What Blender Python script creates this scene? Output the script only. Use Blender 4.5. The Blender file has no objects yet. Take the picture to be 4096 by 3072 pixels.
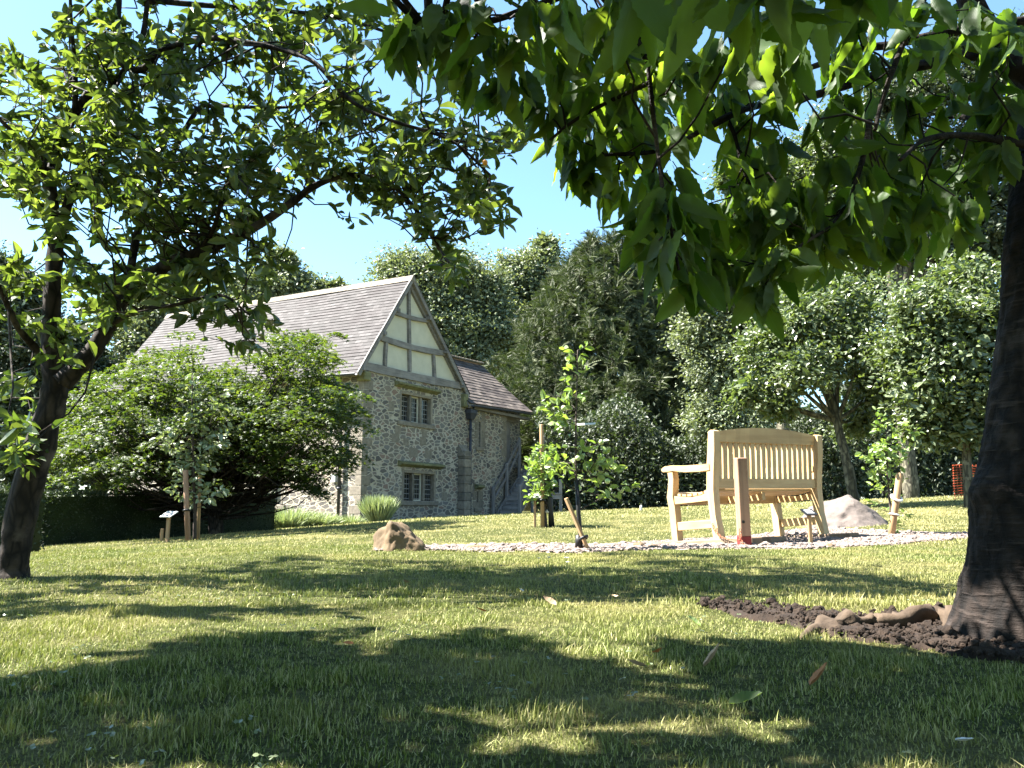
import bpy, bmesh, math, random
import numpy as np
from mathutils import Vector, Matrix, noise as mn
R = math.radians
rng = np.random.default_rng(7)
random.seed(7)
sc = bpy.context.scene
col = sc.collection

# ------------------------------------------------------------------ camera, sky, sun, exposure
PITCH = R(9.04); F = 3150.0; CAM = np.array([0, 0, .30])
cd = bpy.data.cameras.new('camera'); cam = bpy.data.objects.new('camera', cd); col.objects.link(cam)
cam.location = CAM; cam.rotation_euler = (R(90) + PITCH, 0, 0)
cd.sensor_width = 36; cd.lens = 36 * F / 4096; cd.clip_start = .02; cd.clip_end = 2000
sc.camera = cam
SUN_AZ = R(-87); SUN_EL = R(53)          # azimuth from +Y towards +X
S = np.array([math.sin(SUN_AZ) * math.cos(SUN_EL), math.cos(SUN_AZ) * math.cos(SUN_EL), math.sin(SUN_EL)])
w = bpy.data.worlds.new('World'); sc.world = w; w.use_nodes = True
nt = w.node_tree; bgn = nt.nodes['Background']
sky = nt.nodes.new('ShaderNodeTexSky'); sky.sky_type = 'NISHITA'; sky.sun_disc = False
sky.sun_elevation = SUN_EL; sky.sun_rotation = SUN_AZ; sky.altitude = 0; sky.air_density = 1.0; sky.dust_density = .25; sky.ozone_density = 1.0
tint = nt.nodes.new('ShaderNodeMix'); tint.data_type = 'RGBA'; tint.blend_type = 'MULTIPLY'; tint.inputs[0].default_value = 1; tint.inputs[7].default_value = (.86, 1.03, 1.02, 1)
nt.links.new(sky.outputs[0], tint.inputs[6]); nt.links.new(tint.outputs[2], bgn.inputs[0]); bgn.inputs[1].default_value = .05
sd = bpy.data.lights.new('sun', 'SUN'); sun = bpy.data.objects.new('sun', sd); col.objects.link(sun)
sd.energy = 5.0; sd.angle = R(.55); sd.color = (1, .955, .88)
sun.rotation_euler = Vector(S).to_track_quat('Z', 'Y').to_euler()
sc.view_settings.view_transform = 'Standard'; sc.view_settings.look = 'None'
sc.view_settings.exposure = 2.95; sc.view_settings.gamma = 1
sc.cycles.max_bounces = 7; sc.cycles.transparent_max_bounces = 4
sc.cycles.diffuse_bounces = 2; sc.cycles.glossy_bounces = 2; sc.cycles.transmission_bounces = 4

# ------------------------------------------------------------------ helpers
def ray(px, py):
    a = (px - 2048) / F; b = (1536 - py) / F
    return np.array([a, math.cos(PITCH) - b * math.sin(PITCH), math.sin(PITCH) + b * math.cos(PITCH)])
def at(px, py, Y):
    r = ray(px, py); return CAM + r * (Y / r[1])
def fv(x, y, Y): return at(x * 1.8517, y * 1.8517, Y)
def ss(a, b, x):
    t = np.clip((x - a) / (b - a), 0, 1); return t * t * (3 - 2 * t)
def g(x, y):
    """height of the lawn"""
    x = np.asarray(x, float); y = np.asarray(y, float)
    z = .04 * (np.clip(x, -22, 16) + 3.5) * ss(5, 16, y)
    z = z - .03 * np.clip(-x - 2.5, 0, 8) * ss(2, 6, y)
    z = z - .085 * ss(6.3, 7.8, y) * (1 - ss(9, 13, y)) * (1 - ss(1.8, 3.2, x))
    z = z - .004 * (np.clip(y, 24, 90) - 24) * 0
    z = z + .008 * np.sin(x * 2.1 + 1) * np.cos(y * 1.7) + .004 * np.sin(x * 5.3 + y * 3.1)
    return z
def gp(px, py):
    r = ray(px, py); t = .3 / max(1e-3, -r[2]) if r[2] < 0 else 20
    lo, hi = .3, 60.0; prev = lo
    for k in range(4000):
        t = lo + k * .015
        P = CAM + r * t
        if P[2] < float(g(P[0], P[1])): return P
    return CAM + r * 60
def onground(x, y, dz=0): return np.array([x, y, float(g(x, y)) + dz])

def mk(name, V, Fc, mat=None, parent=None, smooth=False, uv=None, loc=None):
    """one mesh object from arrays; Fc (n,k) of equal face sizes or a list of such arrays"""
    V = np.asarray(V, np.float32)
    Fl = Fc if isinstance(Fc, list) and np.ndim(Fc[0]) == 2 else [Fc]
    Fl = [np.asarray(f, np.int32) for f in Fl if len(f)]
    me = bpy.data.meshes.new(name)
    me.vertices.add(len(V)); me.vertices.foreach_set('co', V.ravel())
    loops = np.concatenate([f.ravel() for f in Fl]); tot = np.concatenate([np.full(len(f), f.shape[1], np.int32) for f in Fl])
    me.loops.add(len(loops)); me.loops.foreach_set('vertex_index', loops)
    st = np.concatenate([[0], np.cumsum(tot)[:-1]]).astype(np.int32)
    me.polygons.add(len(tot)); me.polygons.foreach_set('loop_start', st); me.polygons.foreach_set('loop_total', tot)
    me.polygons.foreach_set('use_smooth', np.full(len(tot), smooth, bool))
    if uv is not None:
        l = me.uv_layers.new(name='UVMap'); l.data.foreach_set('uv', np.asarray(uv, np.float32)[loops].ravel())
    me.update(calc_edges=True)
    if mat: me.materials.append(mat)
    o = bpy.data.objects.new(name, me); col.objects.link(o)
    if parent: o.parent = parent
    if loc is not None: o.location = loc
    return o

class MB:
    """collects shapes; build() links them as one mesh"""
    def __init__(s): s.V = []; s.F3 = []; s.F4 = []; s.n = 0; s.P = []
    def add(s, V, Fc):
        V = np.asarray(V, float)
        s.V.append(V)
        for f in Fc:
            f = [i + s.n for i in f]
            (s.F3 if len(f) == 3 else s.F4 if len(f) == 4 else s.P).append(f)
        s.n += len(V); return s
    def hexa(s, P):
        return s.add(P, [(0, 3, 2, 1), (4, 5, 6, 7), (0, 1, 5, 4), (1, 2, 6, 5), (2, 3, 7, 6), (3, 0, 4, 7)])
    def box(s, a, b, c=0):
        """box with a chamfer c"""
        (x0, y0, z0), (x1, y1, z1) = a, b
        if not c:
            return s.hexa([(x0, y0, z0), (x1, y0, z0), (x1, y1, z0), (x0, y1, z0), (x0, y0, z1), (x1, y0, z1), (x1, y1, z1), (x0, y1, z1)])
        bm = bmesh.new(); bmesh.ops.create_cube(bm, size=1)
        for v in bm.verts: v.co = Vector(((x0 + x1) / 2 + v.co.x * (x1 - x0), (y0 + y1) / 2 + v.co.y * (y1 - y0), (z0 + z1) / 2 + v.co.z * (z1 - z0)))
        bmesh.ops.bevel(bm, geom=bm.edges[:], offset=c, segments=1, affect='EDGES', profile=.5)
        return s.bm(bm)
    def bm(s, bm, M=None):
        bm.verts.index_update()
        V = np.array([(M @ v.co if M else v.co)[:] for v in bm.verts]); Fc = [[v.index for v in f.verts] for f in bm.faces]
        bm.free(); return s.add(V, Fc)
    def prism(s, poly, axis, a, b):
        """poly: 2D outline in the other two axes, extruded along axis from a to b"""
        n = len(poly); V = []
        for t in (a, b):
            for p in poly:
                q = list(p); q.insert(axis, t); V.append(q)
        s.add(V, [tuple(range(n)), tuple(range(2 * n - 1, n - 1, -1))] + [(i, i + n, (i + 1) % n + n, (i + 1) % n) for i in range(n)])
        return s
    def beam(s, p, q, wd, th, up=(0, 0, 1), c=0):
        p = Vector(p); q = Vector(q); d = (q - p); L = d.length; d.normalize()
        u = Vector(up); x = d.cross(u).normalized(); z = x.cross(d)
        M = Matrix((( x.x, d.x, z.x, p.x), (x.y, d.y, z.y, p.y), (x.z, d.z, z.z, p.z), (0, 0, 0, 1)))
        m = MB(); m.box((-wd / 2, 0, -th / 2), (wd / 2, L, th / 2), c)
        V = np.concatenate(m.V); V = (np.array(M.to_3x3()) @ V.T).T + np.array(p)
        return s.add(V, m.F3 + m.F4 + m.P)
    def tube(s, pts, rad, seg=8, cap=True, wob=0):
        pts = np.asarray(pts, float); n = len(pts)
        rad = np.full(n, rad) if np.isscalar(rad) else np.asarray(rad, float)
        T = np.gradient(pts, axis=0); T /= np.linalg.norm(T, axis=1)[:, None] + 1e-9
        a = np.array([0, 0, 1.]) if abs(T[0][2]) < .9 else np.array([1., 0, 0])
        V = []; x = np.cross(T[0], a); x /= np.linalg.norm(x)
        an = np.arange(seg) * 2 * math.pi / seg
        for i in range(n):
            x = x - T[i] * np.dot(x, T[i]); x /= np.linalg.norm(x) + 1e-9; y = np.cross(T[i], x)
            rr = rad[i] * (1 + (wob * np.array([mn.noise(Vector((math.cos(t) * 1.5, math.sin(t) * 1.5, i * .35 + rad[0] * 37))) for t in an]) if wob else 0))
            V.append(pts[i] + (np.cos(an) * rr)[:, None] * x + (np.sin(an) * rr)[:, None] * y)
        Fc = [(i * seg + j, i * seg + (j + 1) % seg, (i + 1) * seg + (j + 1) % seg, (i + 1) * seg + j) for i in range(n - 1) for j in range(seg)]
        if cap: Fc += [tuple(range(seg - 1, -1, -1)), tuple(range((n - 1) * seg, n * seg))]
        return s.add(np.concatenate(V), Fc)
    def build(s, name, mat, parent=None, smooth=False):
        V = np.concatenate(s.V)
        Fl = [x for x in (s.F3, s.F4) if x]
        by = {}
        for p in s.P: by.setdefault(len(p), []).append(p)
        return mk(name, V, Fl + list(by.values()), mat, parent, smooth)

def tag(o, label=None, cat=None, group=None, kind=None):
    if label: o['label'] = label
    if cat: o['category'] = cat
    if group: o['group'] = group
    if kind: o['kind'] = kind
    return o
def empty(name, loc=(0, 0, 0), rz=0, label=None, cat=None, group=None):
    o = bpy.data.objects.new(name, None); col.objects.link(o); o.empty_display_size = .2
    o.location = loc; o.rotation_euler = (0, 0, rz); return tag(o, label, cat, group)

# ------------------------------------------------------------------ materials
class N:
    def __init__(s, name):
        s.m = bpy.data.materials.new(name); s.m.use_nodes = True; s.t = s.m.node_tree
        s.b = s.t.nodes['Principled BSDF']; s.out = s.t.nodes['Material Output']
    def n(s, typ, **kw):
        nd = s.t.nodes.new('ShaderNode' + typ)
        for k, v in kw.items():
            if k.startswith('i_'):
                key = k[2:]; key = int(key) if key.isdigit() else key.replace('_', ' ')
                if isinstance(v, tuple) and len(v) == 2 and hasattr(v[0], 'outputs'): s.t.links.new(v[0].outputs[v[1]], nd.inputs[key])
                elif hasattr(v, 'outputs'): s.t.links.new(v.outputs[0], nd.inputs[key])
                else: nd.inputs[key].default_value = v
            else: setattr(nd, k, v)
        return nd
    def l(s, a, b, ai=0): s.t.links.new(a.outputs[ai], b)
    def ramp(s, src, stops, si=0):
        r = s.n('ValToRGB'); e = r.color_ramp.elements
        while len(e) < len(stops): e.new(.5)
        for k, (p, c) in enumerate(stops): e[k].position = p; e[k].color = (*c, 1) if len(c) == 3 else c
        s.t.links.new(src.outputs[si], r.inputs[0]); return r
    def mix(s, f, a, b, typ='MIX'):
        m = s.n('Mix'); m.data_type = 'RGBA'; m.blend_type = typ
        for k, v in ((0, f), (6, a), (7, b)):
            if hasattr(v, 'outputs'): s.t.links.new(v.outputs[2 if v.bl_idname == 'ShaderNodeMix' else 0], m.inputs[k])
            elif isinstance(v, tuple): m.inputs[k].default_value = (*v, 1)
            else: m.inputs[k].default_value = v
        return m
    def col(s, nd):
        s.t.links.new(nd.outputs[2 if nd.bl_idname == 'ShaderNodeMix' else 0], s.b.inputs['Base Color'])
    def bump(s, h, strength=.5, dist=.02, hi=0):
        b = s.n('Bump'); b.inputs['Strength'].default_value = strength; b.inputs['Distance'].default_value = dist
        s.t.links.new(h.outputs[hi], b.inputs['Height']); s.t.links.new(b.outputs[0], s.b.inputs['Normal']); return b
    def objco(s, scale=(1, 1, 1)):
        tc = s.n('TexCoord'); mp = s.n('Mapping'); s.t.links.new(tc.outputs['Object'], mp.inputs[0]); mp.inputs['Scale'].default_value = scale; return mp
    def noise(s, co, scale, detail=4, rough=.55): return s.n('TexNoise', i_Vector=co, i_Scale=scale, i_Detail=detail, i_Roughness=rough)

def leaf_mat(name, c1, c2, t1, t2, tf=.4, rough=.45, spec=.4, veins=False, dirt=None):
    q = N(name); geo = q.n('NewGeometry'); rnd = q.ramp((geo), [(0, c1), (1, c2)], si=geo.outputs.find('Random Per Island'))
    big = q.noise(q.objco(), 2.2, 2)
    bl = q.mix(q.ramp(big, [(.35, (0, 0, 0)), (.65, (1, 1, 1))]), tuple(x * .8 for x in c1), tuple(x * 1.15 for x in c2))
    cc = q.mix(.6, rnd, bl)
    back = tuple(x * 1.1 + .03 for x in c2)
    bk = q.mix((0), cc, back); q.t.links.new(geo.outputs['Backfacing'], bk.inputs[0])
    if veins:
        uv = q.n('UVMap'); sep = q.n('SeparateXYZ', i_0=uv)
        ab = q.n('Math', operation='ABSOLUTE', i_0=(sep, 1))
        d = q.n('Math', operation='MULTIPLY', i_0=ab, i_1=.9); ph = q.n('Math', operation='SUBTRACT', i_0=(sep, 0), i_1=d)
        wv = q.n('Math', operation='SINE', i_0=q.n('Math', operation='MULTIPLY', i_0=ph, i_1=62.0))
        mid = q.n('Math', operation='LESS_THAN', i_0=ab, i_1=.035)
        vn = q.ramp(wv, [(.86, (0, 0, 0)), (1, (1, 1, 1))]); vv = q.n('Math', operation='MAXIMUM', i_0=vn, i_1=mid)
        vm = q.n('Math', operation='MULTIPLY', i_0=mid, i_1=.22)
        bk = q.mix(vm, bk, tuple(min(1, x * 1.5 + .05) for x in c2))
        q.bump(wv, .10, .0008)
    q.col(bk)
    q.b.inputs['Roughness'].default_value = rough; q.b.inputs['Specular IOR Level'].default_value = spec
    tr = q.n('BsdfTranslucent'); tc = q.ramp(geo, [(0, t1), (1, t2)], si=geo.outputs.find('Random Per Island'))
    q.l(tc, tr.inputs[0]); mx = q.n('MixShader'); mx.inputs[0].default_value = tf
    q.l(q.b, mx.inputs[1]); q.l(tr, mx.inputs[2]); q.l(mx, q.out.inputs[0]); return q.m

def simple(name, c, rough=.7, var=.25, scale=12, bump=.3, dist=.004, spec=.3, metal=0, c2=None, sc3=(1, 1, 1), rnd=False):
    q = N(name); nz = q.noise(q.objco(sc3), scale, 6, .6)
    a = tuple(x * (1 - var) for x in c); b = c2 or tuple(min(1, x * (1 + var)) for x in c)
    r = q.ramp(nz, [(.3, a), (.7, b)])
    if rnd:
        geo = q.n('NewGeometry'); rr = q.ramp(geo, [(0, (.7, .7, .7)), (1, (1.25, 1.2, 1.15))], si=geo.outputs.find('Random Per Island')); r = q.mix(1.0, r, rr, 'MULTIPLY')
    q.col(r); q.b.inputs['Roughness'].default_value = rough; q.b.inputs['Specular IOR Level'].default_value = spec; q.b.inputs['Metallic'].default_value = metal
    if bump: q.bump(nz, bump, dist)
    return q.m

def wood(name, light, dark, axis=1, scale=1.0, rough=.6, bump=.25, knots=True):
    q = N(name); s3 = [14 * scale] * 3; s3[axis] = 1.1 * scale
    co = q.objco(tuple(s3)); nz = q.noise(co, 1.6, 7, .65); co2 = q.objco((2, 2, 2)); n2 = q.noise(co2, 1.5, 3)
    a = q.ramp(nz, [(.3, dark), (.52, light), (.75, tuple(min(1, x * 1.08) for x in light))])
    geo = q.n('NewGeometry'); rr = q.ramp(geo, [(0, (.82, .80, .76)), (1, (1.1, 1.08, 1.05))], si=geo.outputs.find('Random Per Island'))
    c = q.mix(1.0, a, rr, 'MULTIPLY')
    c = q.mix(q.ramp(n2, [(.45, (0, 0, 0)), (.7, (.5, .5, .5))]), c, tuple(x * .8 for x in dark))
    q.col(c); q.b.inputs['Roughness'].default_value = rough; q.b.inputs['Specular IOR Level'].default_value = .25; q.bump(nz, bump, .002); return q.m

def bark(name, c1, c2, scale=8, sz=.35, bump=.9, dist=.012, lent=0):
    q = N(name); co = q.objco((1, 1, sz)); nz = q.noise(co, scale, 8, .7); v = q.n('TexVoronoi', i_Vector=q.objco((1, 1, sz * .7)), i_Scale=scale * 1.8); v.feature = 'DISTANCE_TO_EDGE'
    c = q.mix(q.ramp(v, [(0, (1, 1, 1)), (.25, (0, 0, 0))]), q.ramp(nz, [(.3, c1), (.7, c2)]), tuple(x * .5 for x in c1))
    n2 = q.noise(q.objco((1, 1, 1)), 5, 5); c = q.mix(q.ramp(n2, [(.56, (0, 0, 0)), (.66, (.7, .7, .7))]), c, tuple(x * 1.7 + .02 for x in c2))
    hh = q.n('Math', operation='ADD', i_0=nz, i_1=v)
    if lent:
        l2 = q.noise(q.objco((6, 6, 45)), 1.6, 5, .6); hh = q.n('Math', operation='ADD', i_0=hh, i_1=l2)
        c = q.mix(q.ramp(l2, [(.58, (0, 0, 0)), (.66, (lent, lent, lent))]), c, tuple(x * 2.2 + .02 for x in c2))
    q.col(c); q.b.inputs['Roughness'].default_value = .85; q.b.inputs['Specular IOR Level'].default_value = .2; q.bump(hh, bump, dist); return q.m

def rubble(name):
    q = N(name)
    base = q.objco((1, 1, 1)); wn = q.noise(base, 2.6, 3); off = q.n('VectorMath', operation='SCALE'); q.t.links.new(wn.outputs['Color'], off.inputs[0]); off.inputs[3].default_value = .13
    add = q.n('VectorMath', operation='ADD'); q.l(base, add.inputs[0]); q.l(off, add.inputs[1])
    mp = q.n('Mapping'); q.l(add, mp.inputs[0]); mp.inputs['Scale'].default_value = (3.7, 3.7, 7.6)
    e = q.n('TexVoronoi', i_Vector=mp, i_Scale=1.0); e.feature = 'DISTANCE_TO_EDGE'; e.inputs['Randomness'].default_value = .95
    c = q.n('TexVoronoi', i_Vector=mp, i_Scale=1.0); c.inputs['Randomness'].default_value = .95
    big = q.noise(base, .55, 3); fine = q.noise(base, 30, 5, .7)
    thr = q.n('Math', operation='MULTIPLY_ADD', i_0=fine, i_1=.13, i_2=.03)
    d = q.n('Math', operation='SUBTRACT', i_0=e, i_1=thr); mask = q.ramp(q.n('Math', operation='MULTIPLY_ADD', i_0=d, i_1=9.0, i_2=.5), [(.35, (0, 0, 0)), (.65, (1, 1, 1))])
    sepc = q.n('SeparateColor'); q.t.links.new(c.outputs['Color'], sepc.inputs[0])
    st = q.ramp(sepc, [(0, (.11, .10, .095)), (.3, (.19, .17, .15)), (.55, (.26, .215, .17)), (.75, (.20, .195, .19)), (.9, (.29, .19, .15)), (1, (.36, .32, .26))])
    st = q.mix(.75, st, q.ramp(fine, [(.25, (.55, .55, .55)), (.75, (1.3, 1.3, 1.3))]), 'MULTIPLY')
    mor = q.mix(q.ramp(big, [(.35, (0, 0, 0)), (.65, (1, 1, 1))]), (.52, .47, .385), (.44, .39, .30))
    mor = q.mix(.5, mor, q.ramp(fine, [(.2, (.7, .7, .7)), (.8, (1.2, 1.2, 1.2))]), 'MULTIPLY')
    q.col(q.mix(1.0, q.mix(mask, mor, st), (.78, .775, .775), 'MULTIPLY'))
    q.b.inputs['Roughness'].default_value = .9; q.b.inputs['Specular IOR Level'].default_value = .2
    h = q.n('Math', operation='MULTIPLY_ADD', i_0=mask, i_1=.8, i_2=fine); q.bump(h, .8, .03); return q.m

def slate(name, cA, cB, bw=.26, bh=.15):
    q = N(name); uv = q.n('UVMap'); br = q.n('TexBrick'); q.l(uv, br.inputs['Vector']); br.offset = .5; br.squash = 1
    br.inputs['Color1'].default_value = (0, 0, 0, 1); br.inputs['Color2'].default_value = (1, 1, 1, 1); br.inputs['Mortar'].default_value = (.5, .5, .5, 1)
    br.inputs['Scale'].default_value = 1; br.inputs['Mortar Size'].default_value = .006; br.inputs['Brick Width'].default_value = bw; br.inputs['Row Height'].default_value = bh; br.inputs['Bias'].default_value = 0
    nz = q.noise(q.objco(), 1.1, 4); f2 = q.noise(q.objco(), 26, 5, .7)
    a = q.ramp(br, [(0, tuple(x * .72 for x in cA)), (.5, cA), (1, cB)])
    a = q.mix(q.ramp(nz, [(.4, (0, 0, 0)), (.68, (.75, .75, .75))]), a, (.034, .028, .029))
    a = q.mix(.8, a, q.ramp(f2, [(.25, (.6, .6, .6)), (.75, (1.3, 1.3, 1.3))]), 'MULTIPLY')
    a = q.mix((0), a, (.03, .028, .028)); q.t.links.new(br.outputs['Fac'], a.inputs[0])
    q.col(a); q.b.inputs['Roughness'].default_value = .75; q.b.inputs['Specular IOR Level'].default_value = .15
    h = q.n('Math', operation='SUBTRACT', i_0=f2, i_1=(br, 1)); q.bump(h, .35, .012); return q.m

M = {}
M['rubble'] = rubble('rubble_stone')
M['ashlar'] = simple('dressed_stone', (.17, .150, .122), .9, .3, 9, .4, .01, rnd=True)
M['moss_stone'] = simple('mossy_stone', (.14, .135, .07), .95, .45, 7, .6, .02)
M['slate'] = slate('stone_slates', (.050, .046, .046), (.076, .070, .070))
M['slate2'] = slate('brown_slates', (.12, .10, .09), (.18, .15, .13), .3, .18)
M['plaster'] = simple('cream_plaster', (.46, .43, .345), .85, .09, 2.5, .2, .006)
M['oak'] = wood('weathered_oak', (.20, .185, .18), (.11, .10, .098), 0, .8, .8, .5)
M['oakz'] = wood('weathered_oak_upright', (.21, .195, .19), (.11, .10, .10), 2, .8, .8, .5)
M['step'] = wood('worn_stair_oak', (.26, .24, .235), (.16, .145, .14), 1, .8, .8, .4)
M['lead'] = simple('painted_iron', (.035, .036, .045), .5, .2, 6, .1)
M['glass'] = None
q = N('leaded_glass'); co = q.objco()
wx = q.n('SeparateXYZ', i_0=co)
def grid(ch, per):
    fr = q.n('Math', operation='FRACT', i_0=q.n('Math', operation='MULTIPLY', i_0=(wx, ch), i_1=1 / per)); return q.n('Math', operation='LESS_THAN', i_0=fr, i_1=.14)
gx = grid(0, .115); gy = grid(1, .115); gz = grid(2, .16)
# u grid works for walls along x, v grid for walls along y
gm = q.n('Math', operation='MAXIMUM', i_0=gx, i_1=gz)
q.col(q.mix(gm, (.012, .013, .014), (.16, .155, .15))); rr = q.ramp(gm, [(0, (.12, .12, .12)), (1, (.6, .6, .6))]); q.l(rr, q.b.inputs['Roughness'])
q.bump(q.noise(co, 9, 2), .15, .01); M['glass'] = q.m
M['bench'] = wood('pale_teak', (.43, .315, .17), (.31, .205, .10), 0, .9, .55, .15)
M['benchz'] = wood('pale_teak_upright', (.45, .33, .18), (.32, .215, .105), 2, .9, .55, .15)
M['benchy'] = wood('pale_teak_crosswise', (.46, .325, .16), (.33, .21, .09), 1, .9, .55, .15)
M['postwood'] = wood('treated_post', (.30, .19, .13), (.17, .095, .065), 2, .8, .75, .4)
M['stakewood'] = wood('stake_wood', (.36, .24, .13), (.2, .12, .07), 2, .8, .75, .35)
M['sleeper'] = wood('old_sleeper', (.20, .145, .10), (.075, .05, .035), 1, .7, .85, .6)
M['red'] = simple('red_paint', (.20, .022, .02), .6, .25, 18, .2)
M['rust'] = simple('rusty_iron', (.20, .075, .035), .7, .5, 60, .3, .001)
M['black'] = simple('black_rubber', (.012, .012, .013), .45, .3, 20, .2)
M['plate'] = simple('black_plate', (.014, .015, .016), .25, .2, 20, 0)
M['white'] = simple('white_plastic', (.55, .55, .53), .5, .06, 8, .05)
M['text'] = simple('dark_lettering', (.05, .06, .09), .6, .1, 8, 0)
M['wtext'] = simple('white_lettering', (.75, .75, .75), .6, .05, 8, 0)
M['bark_cherry'] = bark('cherry_bark', (.008, .006, .005), (.026, .018, .014), 12, .8, 1.0, .012, .35)
M['bark_apple'] = bark('apple_bark', (.014, .011, .009), (.05, .038, .030), 14, .5, .8, .008)
M['bark_grey'] = bark('grey_bark', (.06, .055, .04), (.16, .145, .10), 8, .4, .7, .012)
M['twig'] = simple('twig_bark', (.045, .034, .026), .8, .4, 40, .5, .002)
M['leaf_apple'] = leaf_mat('apple_leaves', (.018, .036, .010), (.045, .070, .022), (.10, .18, .015), (.28, .37, .04), .30, .36, .45)
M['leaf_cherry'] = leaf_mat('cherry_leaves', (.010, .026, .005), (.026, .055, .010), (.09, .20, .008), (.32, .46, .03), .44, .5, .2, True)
M['leaf_cherry_old'] = leaf_mat('cherry_leaves_high', (.010, .024, .006), (.022, .045, .012), (.03, .07, .006), (.08, .14, .01), .14, .5, .2)  # less translucent copy of the cherry leaves, for deeper shade under the added clusters
M['leaf_maple'] = leaf_mat('maple_leaves', (.012, .025, .004), (.036, .058, .008), (.06, .12, .007), (.15, .20, .015), .34, .5, .35)
M['leaf_silver'] = leaf_mat('silvery_leaves', (.12, .16, .08), (.20, .235, .14), (.2, .3, .06), (.35, .42, .1), .25, .45, .5)
M['leaf_young'] = leaf_mat('young_leaves', (.07, .12, .03), (.16, .22, .07), (.2, .35, .03), (.4, .55, .06), .3, .4, .5)
M['leaf_orchard'] = leaf_mat('orchard_leaves', (.026, .042, .014), (.085, .11, .045), (.10, .17, .02), (.24, .32, .05), .24, .34, .6)
M['leaf_pale'] = leaf_mat('pale_far_leaves', (.05, .068, .034), (.14, .165, .095), (.15, .2, .05), (.25, .3, .08), .25, .5, .4)
M['leaf_dark'] = leaf_mat('dark_far_leaves', (.012, .020, .009), (.042, .056, .028), (.04, .08, .012), (.10, .14, .025), .18, .5, .3)
M['leaf_yew'] = leaf_mat('yew_needles', (.010, .017, .005), (.060, .074, .024), (.05, .09, .012), (.1, .15, .02), .12, .55, .3)
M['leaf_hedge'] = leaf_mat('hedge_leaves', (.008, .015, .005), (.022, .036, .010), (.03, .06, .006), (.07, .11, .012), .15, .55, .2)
M['leaf_lav'] = leaf_mat('lavender_leaves', (.16, .2, .10), (.28, .32, .17), (.15, .22, .05), (.3, .35, .1), .25, .6, .2)
M['grass'] = None
# grass blades: green, yellow green and straw
q = N('grass_blades'); geo = q.n('NewGeometry'); r1 = q.ramp(geo, [(0, (.020, .038, .005)), (.3, (.060, .090, .014)), (.55, (.17, .21, .055)), (.82, (.31, .32, .13)), (1, (.46, .41, .23))], si=geo.outputs.find('Random Per Island'))
nz = q.noise(q.objco(), 1.1, 5, .65); cc = q.mix(q.ramp(nz, [(.46, (0, 0, 0)), (.66, (.7, .7, .7))]), r1, (.34, .29, .13)); n3 = q.noise(q.objco(), .28, 3); cc = q.mix(q.ramp(n3, [(.42, (0, 0, 0)), (.62, (.55, .55, .55))]), cc, (.32, .29, .11)); sp_ = q.n('SeparateXYZ', i_0=q.objco()); mr = q.n('MapRange', i_0=(sp_, 1), i_1=6.5, i_2=10.0, i_3=0.0, i_4=.55); cc = q.mix(mr, cc, (.40, .355, .17)); q.col(cc)
q.b.inputs['Roughness'].default_value = .55; q.b.inputs['Specular IOR Level'].default_value = .12
tr = q.n('BsdfTranslucent'); tr.inputs[0].default_value = (.20, .24, .04, 1); mx = q.n('MixShader'); mx.inputs[0].default_value = .22
q.l(q.b, mx.inputs[1]); q.l(tr, mx.inputs[2]); q.l(mx, q.out.inputs[0]); M['grass'] = q.m
# ground under the blades
q = N('lawn_soil'); co = q.objco(); a = q.noise(co, 1.1, 5, .65); b = q.noise(co, 26, 6, .75); c = q.noise(co, 90, 4, .7)
base = q.ramp(b, [(.3, (.022, .026, .009)), (.5, (.065, .075, .022)), (.7, (.19, .18, .08))])
base = q.mix(q.ramp(a, [(.48, (0, 0, 0)), (.68, (.65, .65, .65))]), base, (.30, .26, .11))
base = q.mix(.7, base, q.ramp(c, [(.3, (.5, .5, .5)), (.7, (1.4, 1.4, 1.4))]), 'MULTIPLY')
q.col(base); q.b.inputs['Roughness'].default_value = .9; q.b.inputs['Specular IOR Level'].default_value = .1; q.bump(q.n('Math', operation='ADD', i_0=b, i_1=c), 1, .03); M['ground'] = q.m
M['soil'] = simple('bare_soil', (.020, .0125, .008), .95, .5, 30, 1, .02)
M['pebble'] = simple('pebbles', (.165, .135, .12), .85, .5, 30, .3, .003, rnd=True)
M['boulder_a'] = simple('brown_boulder', (.11, .076, .043), .9, .4, 5, .7, .02)
M['boulder_b'] = simple('pinkish_boulder', (.105, .086, .076), .9, .22, 14, .7, .015)
M['net'] = simple('orange_plastic', (.30, .055, .02), .5, .15, 8, 0)
M['dead'] = simple('dead_leaf', (.26, .11, .04), .7, .35, 30, .3)
M['dead2'] = simple('pale_dead_leaf', (.30, .21, .13), .7, .25, 30, .3)
M['apple'] = simple('green_apple', (.42, .52, .2), .35, .15, 10, 0, spec=.5)
M['petal'] = simple('white_petals', (.8, .8, .8), .7, .05, 8, 0)

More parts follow.
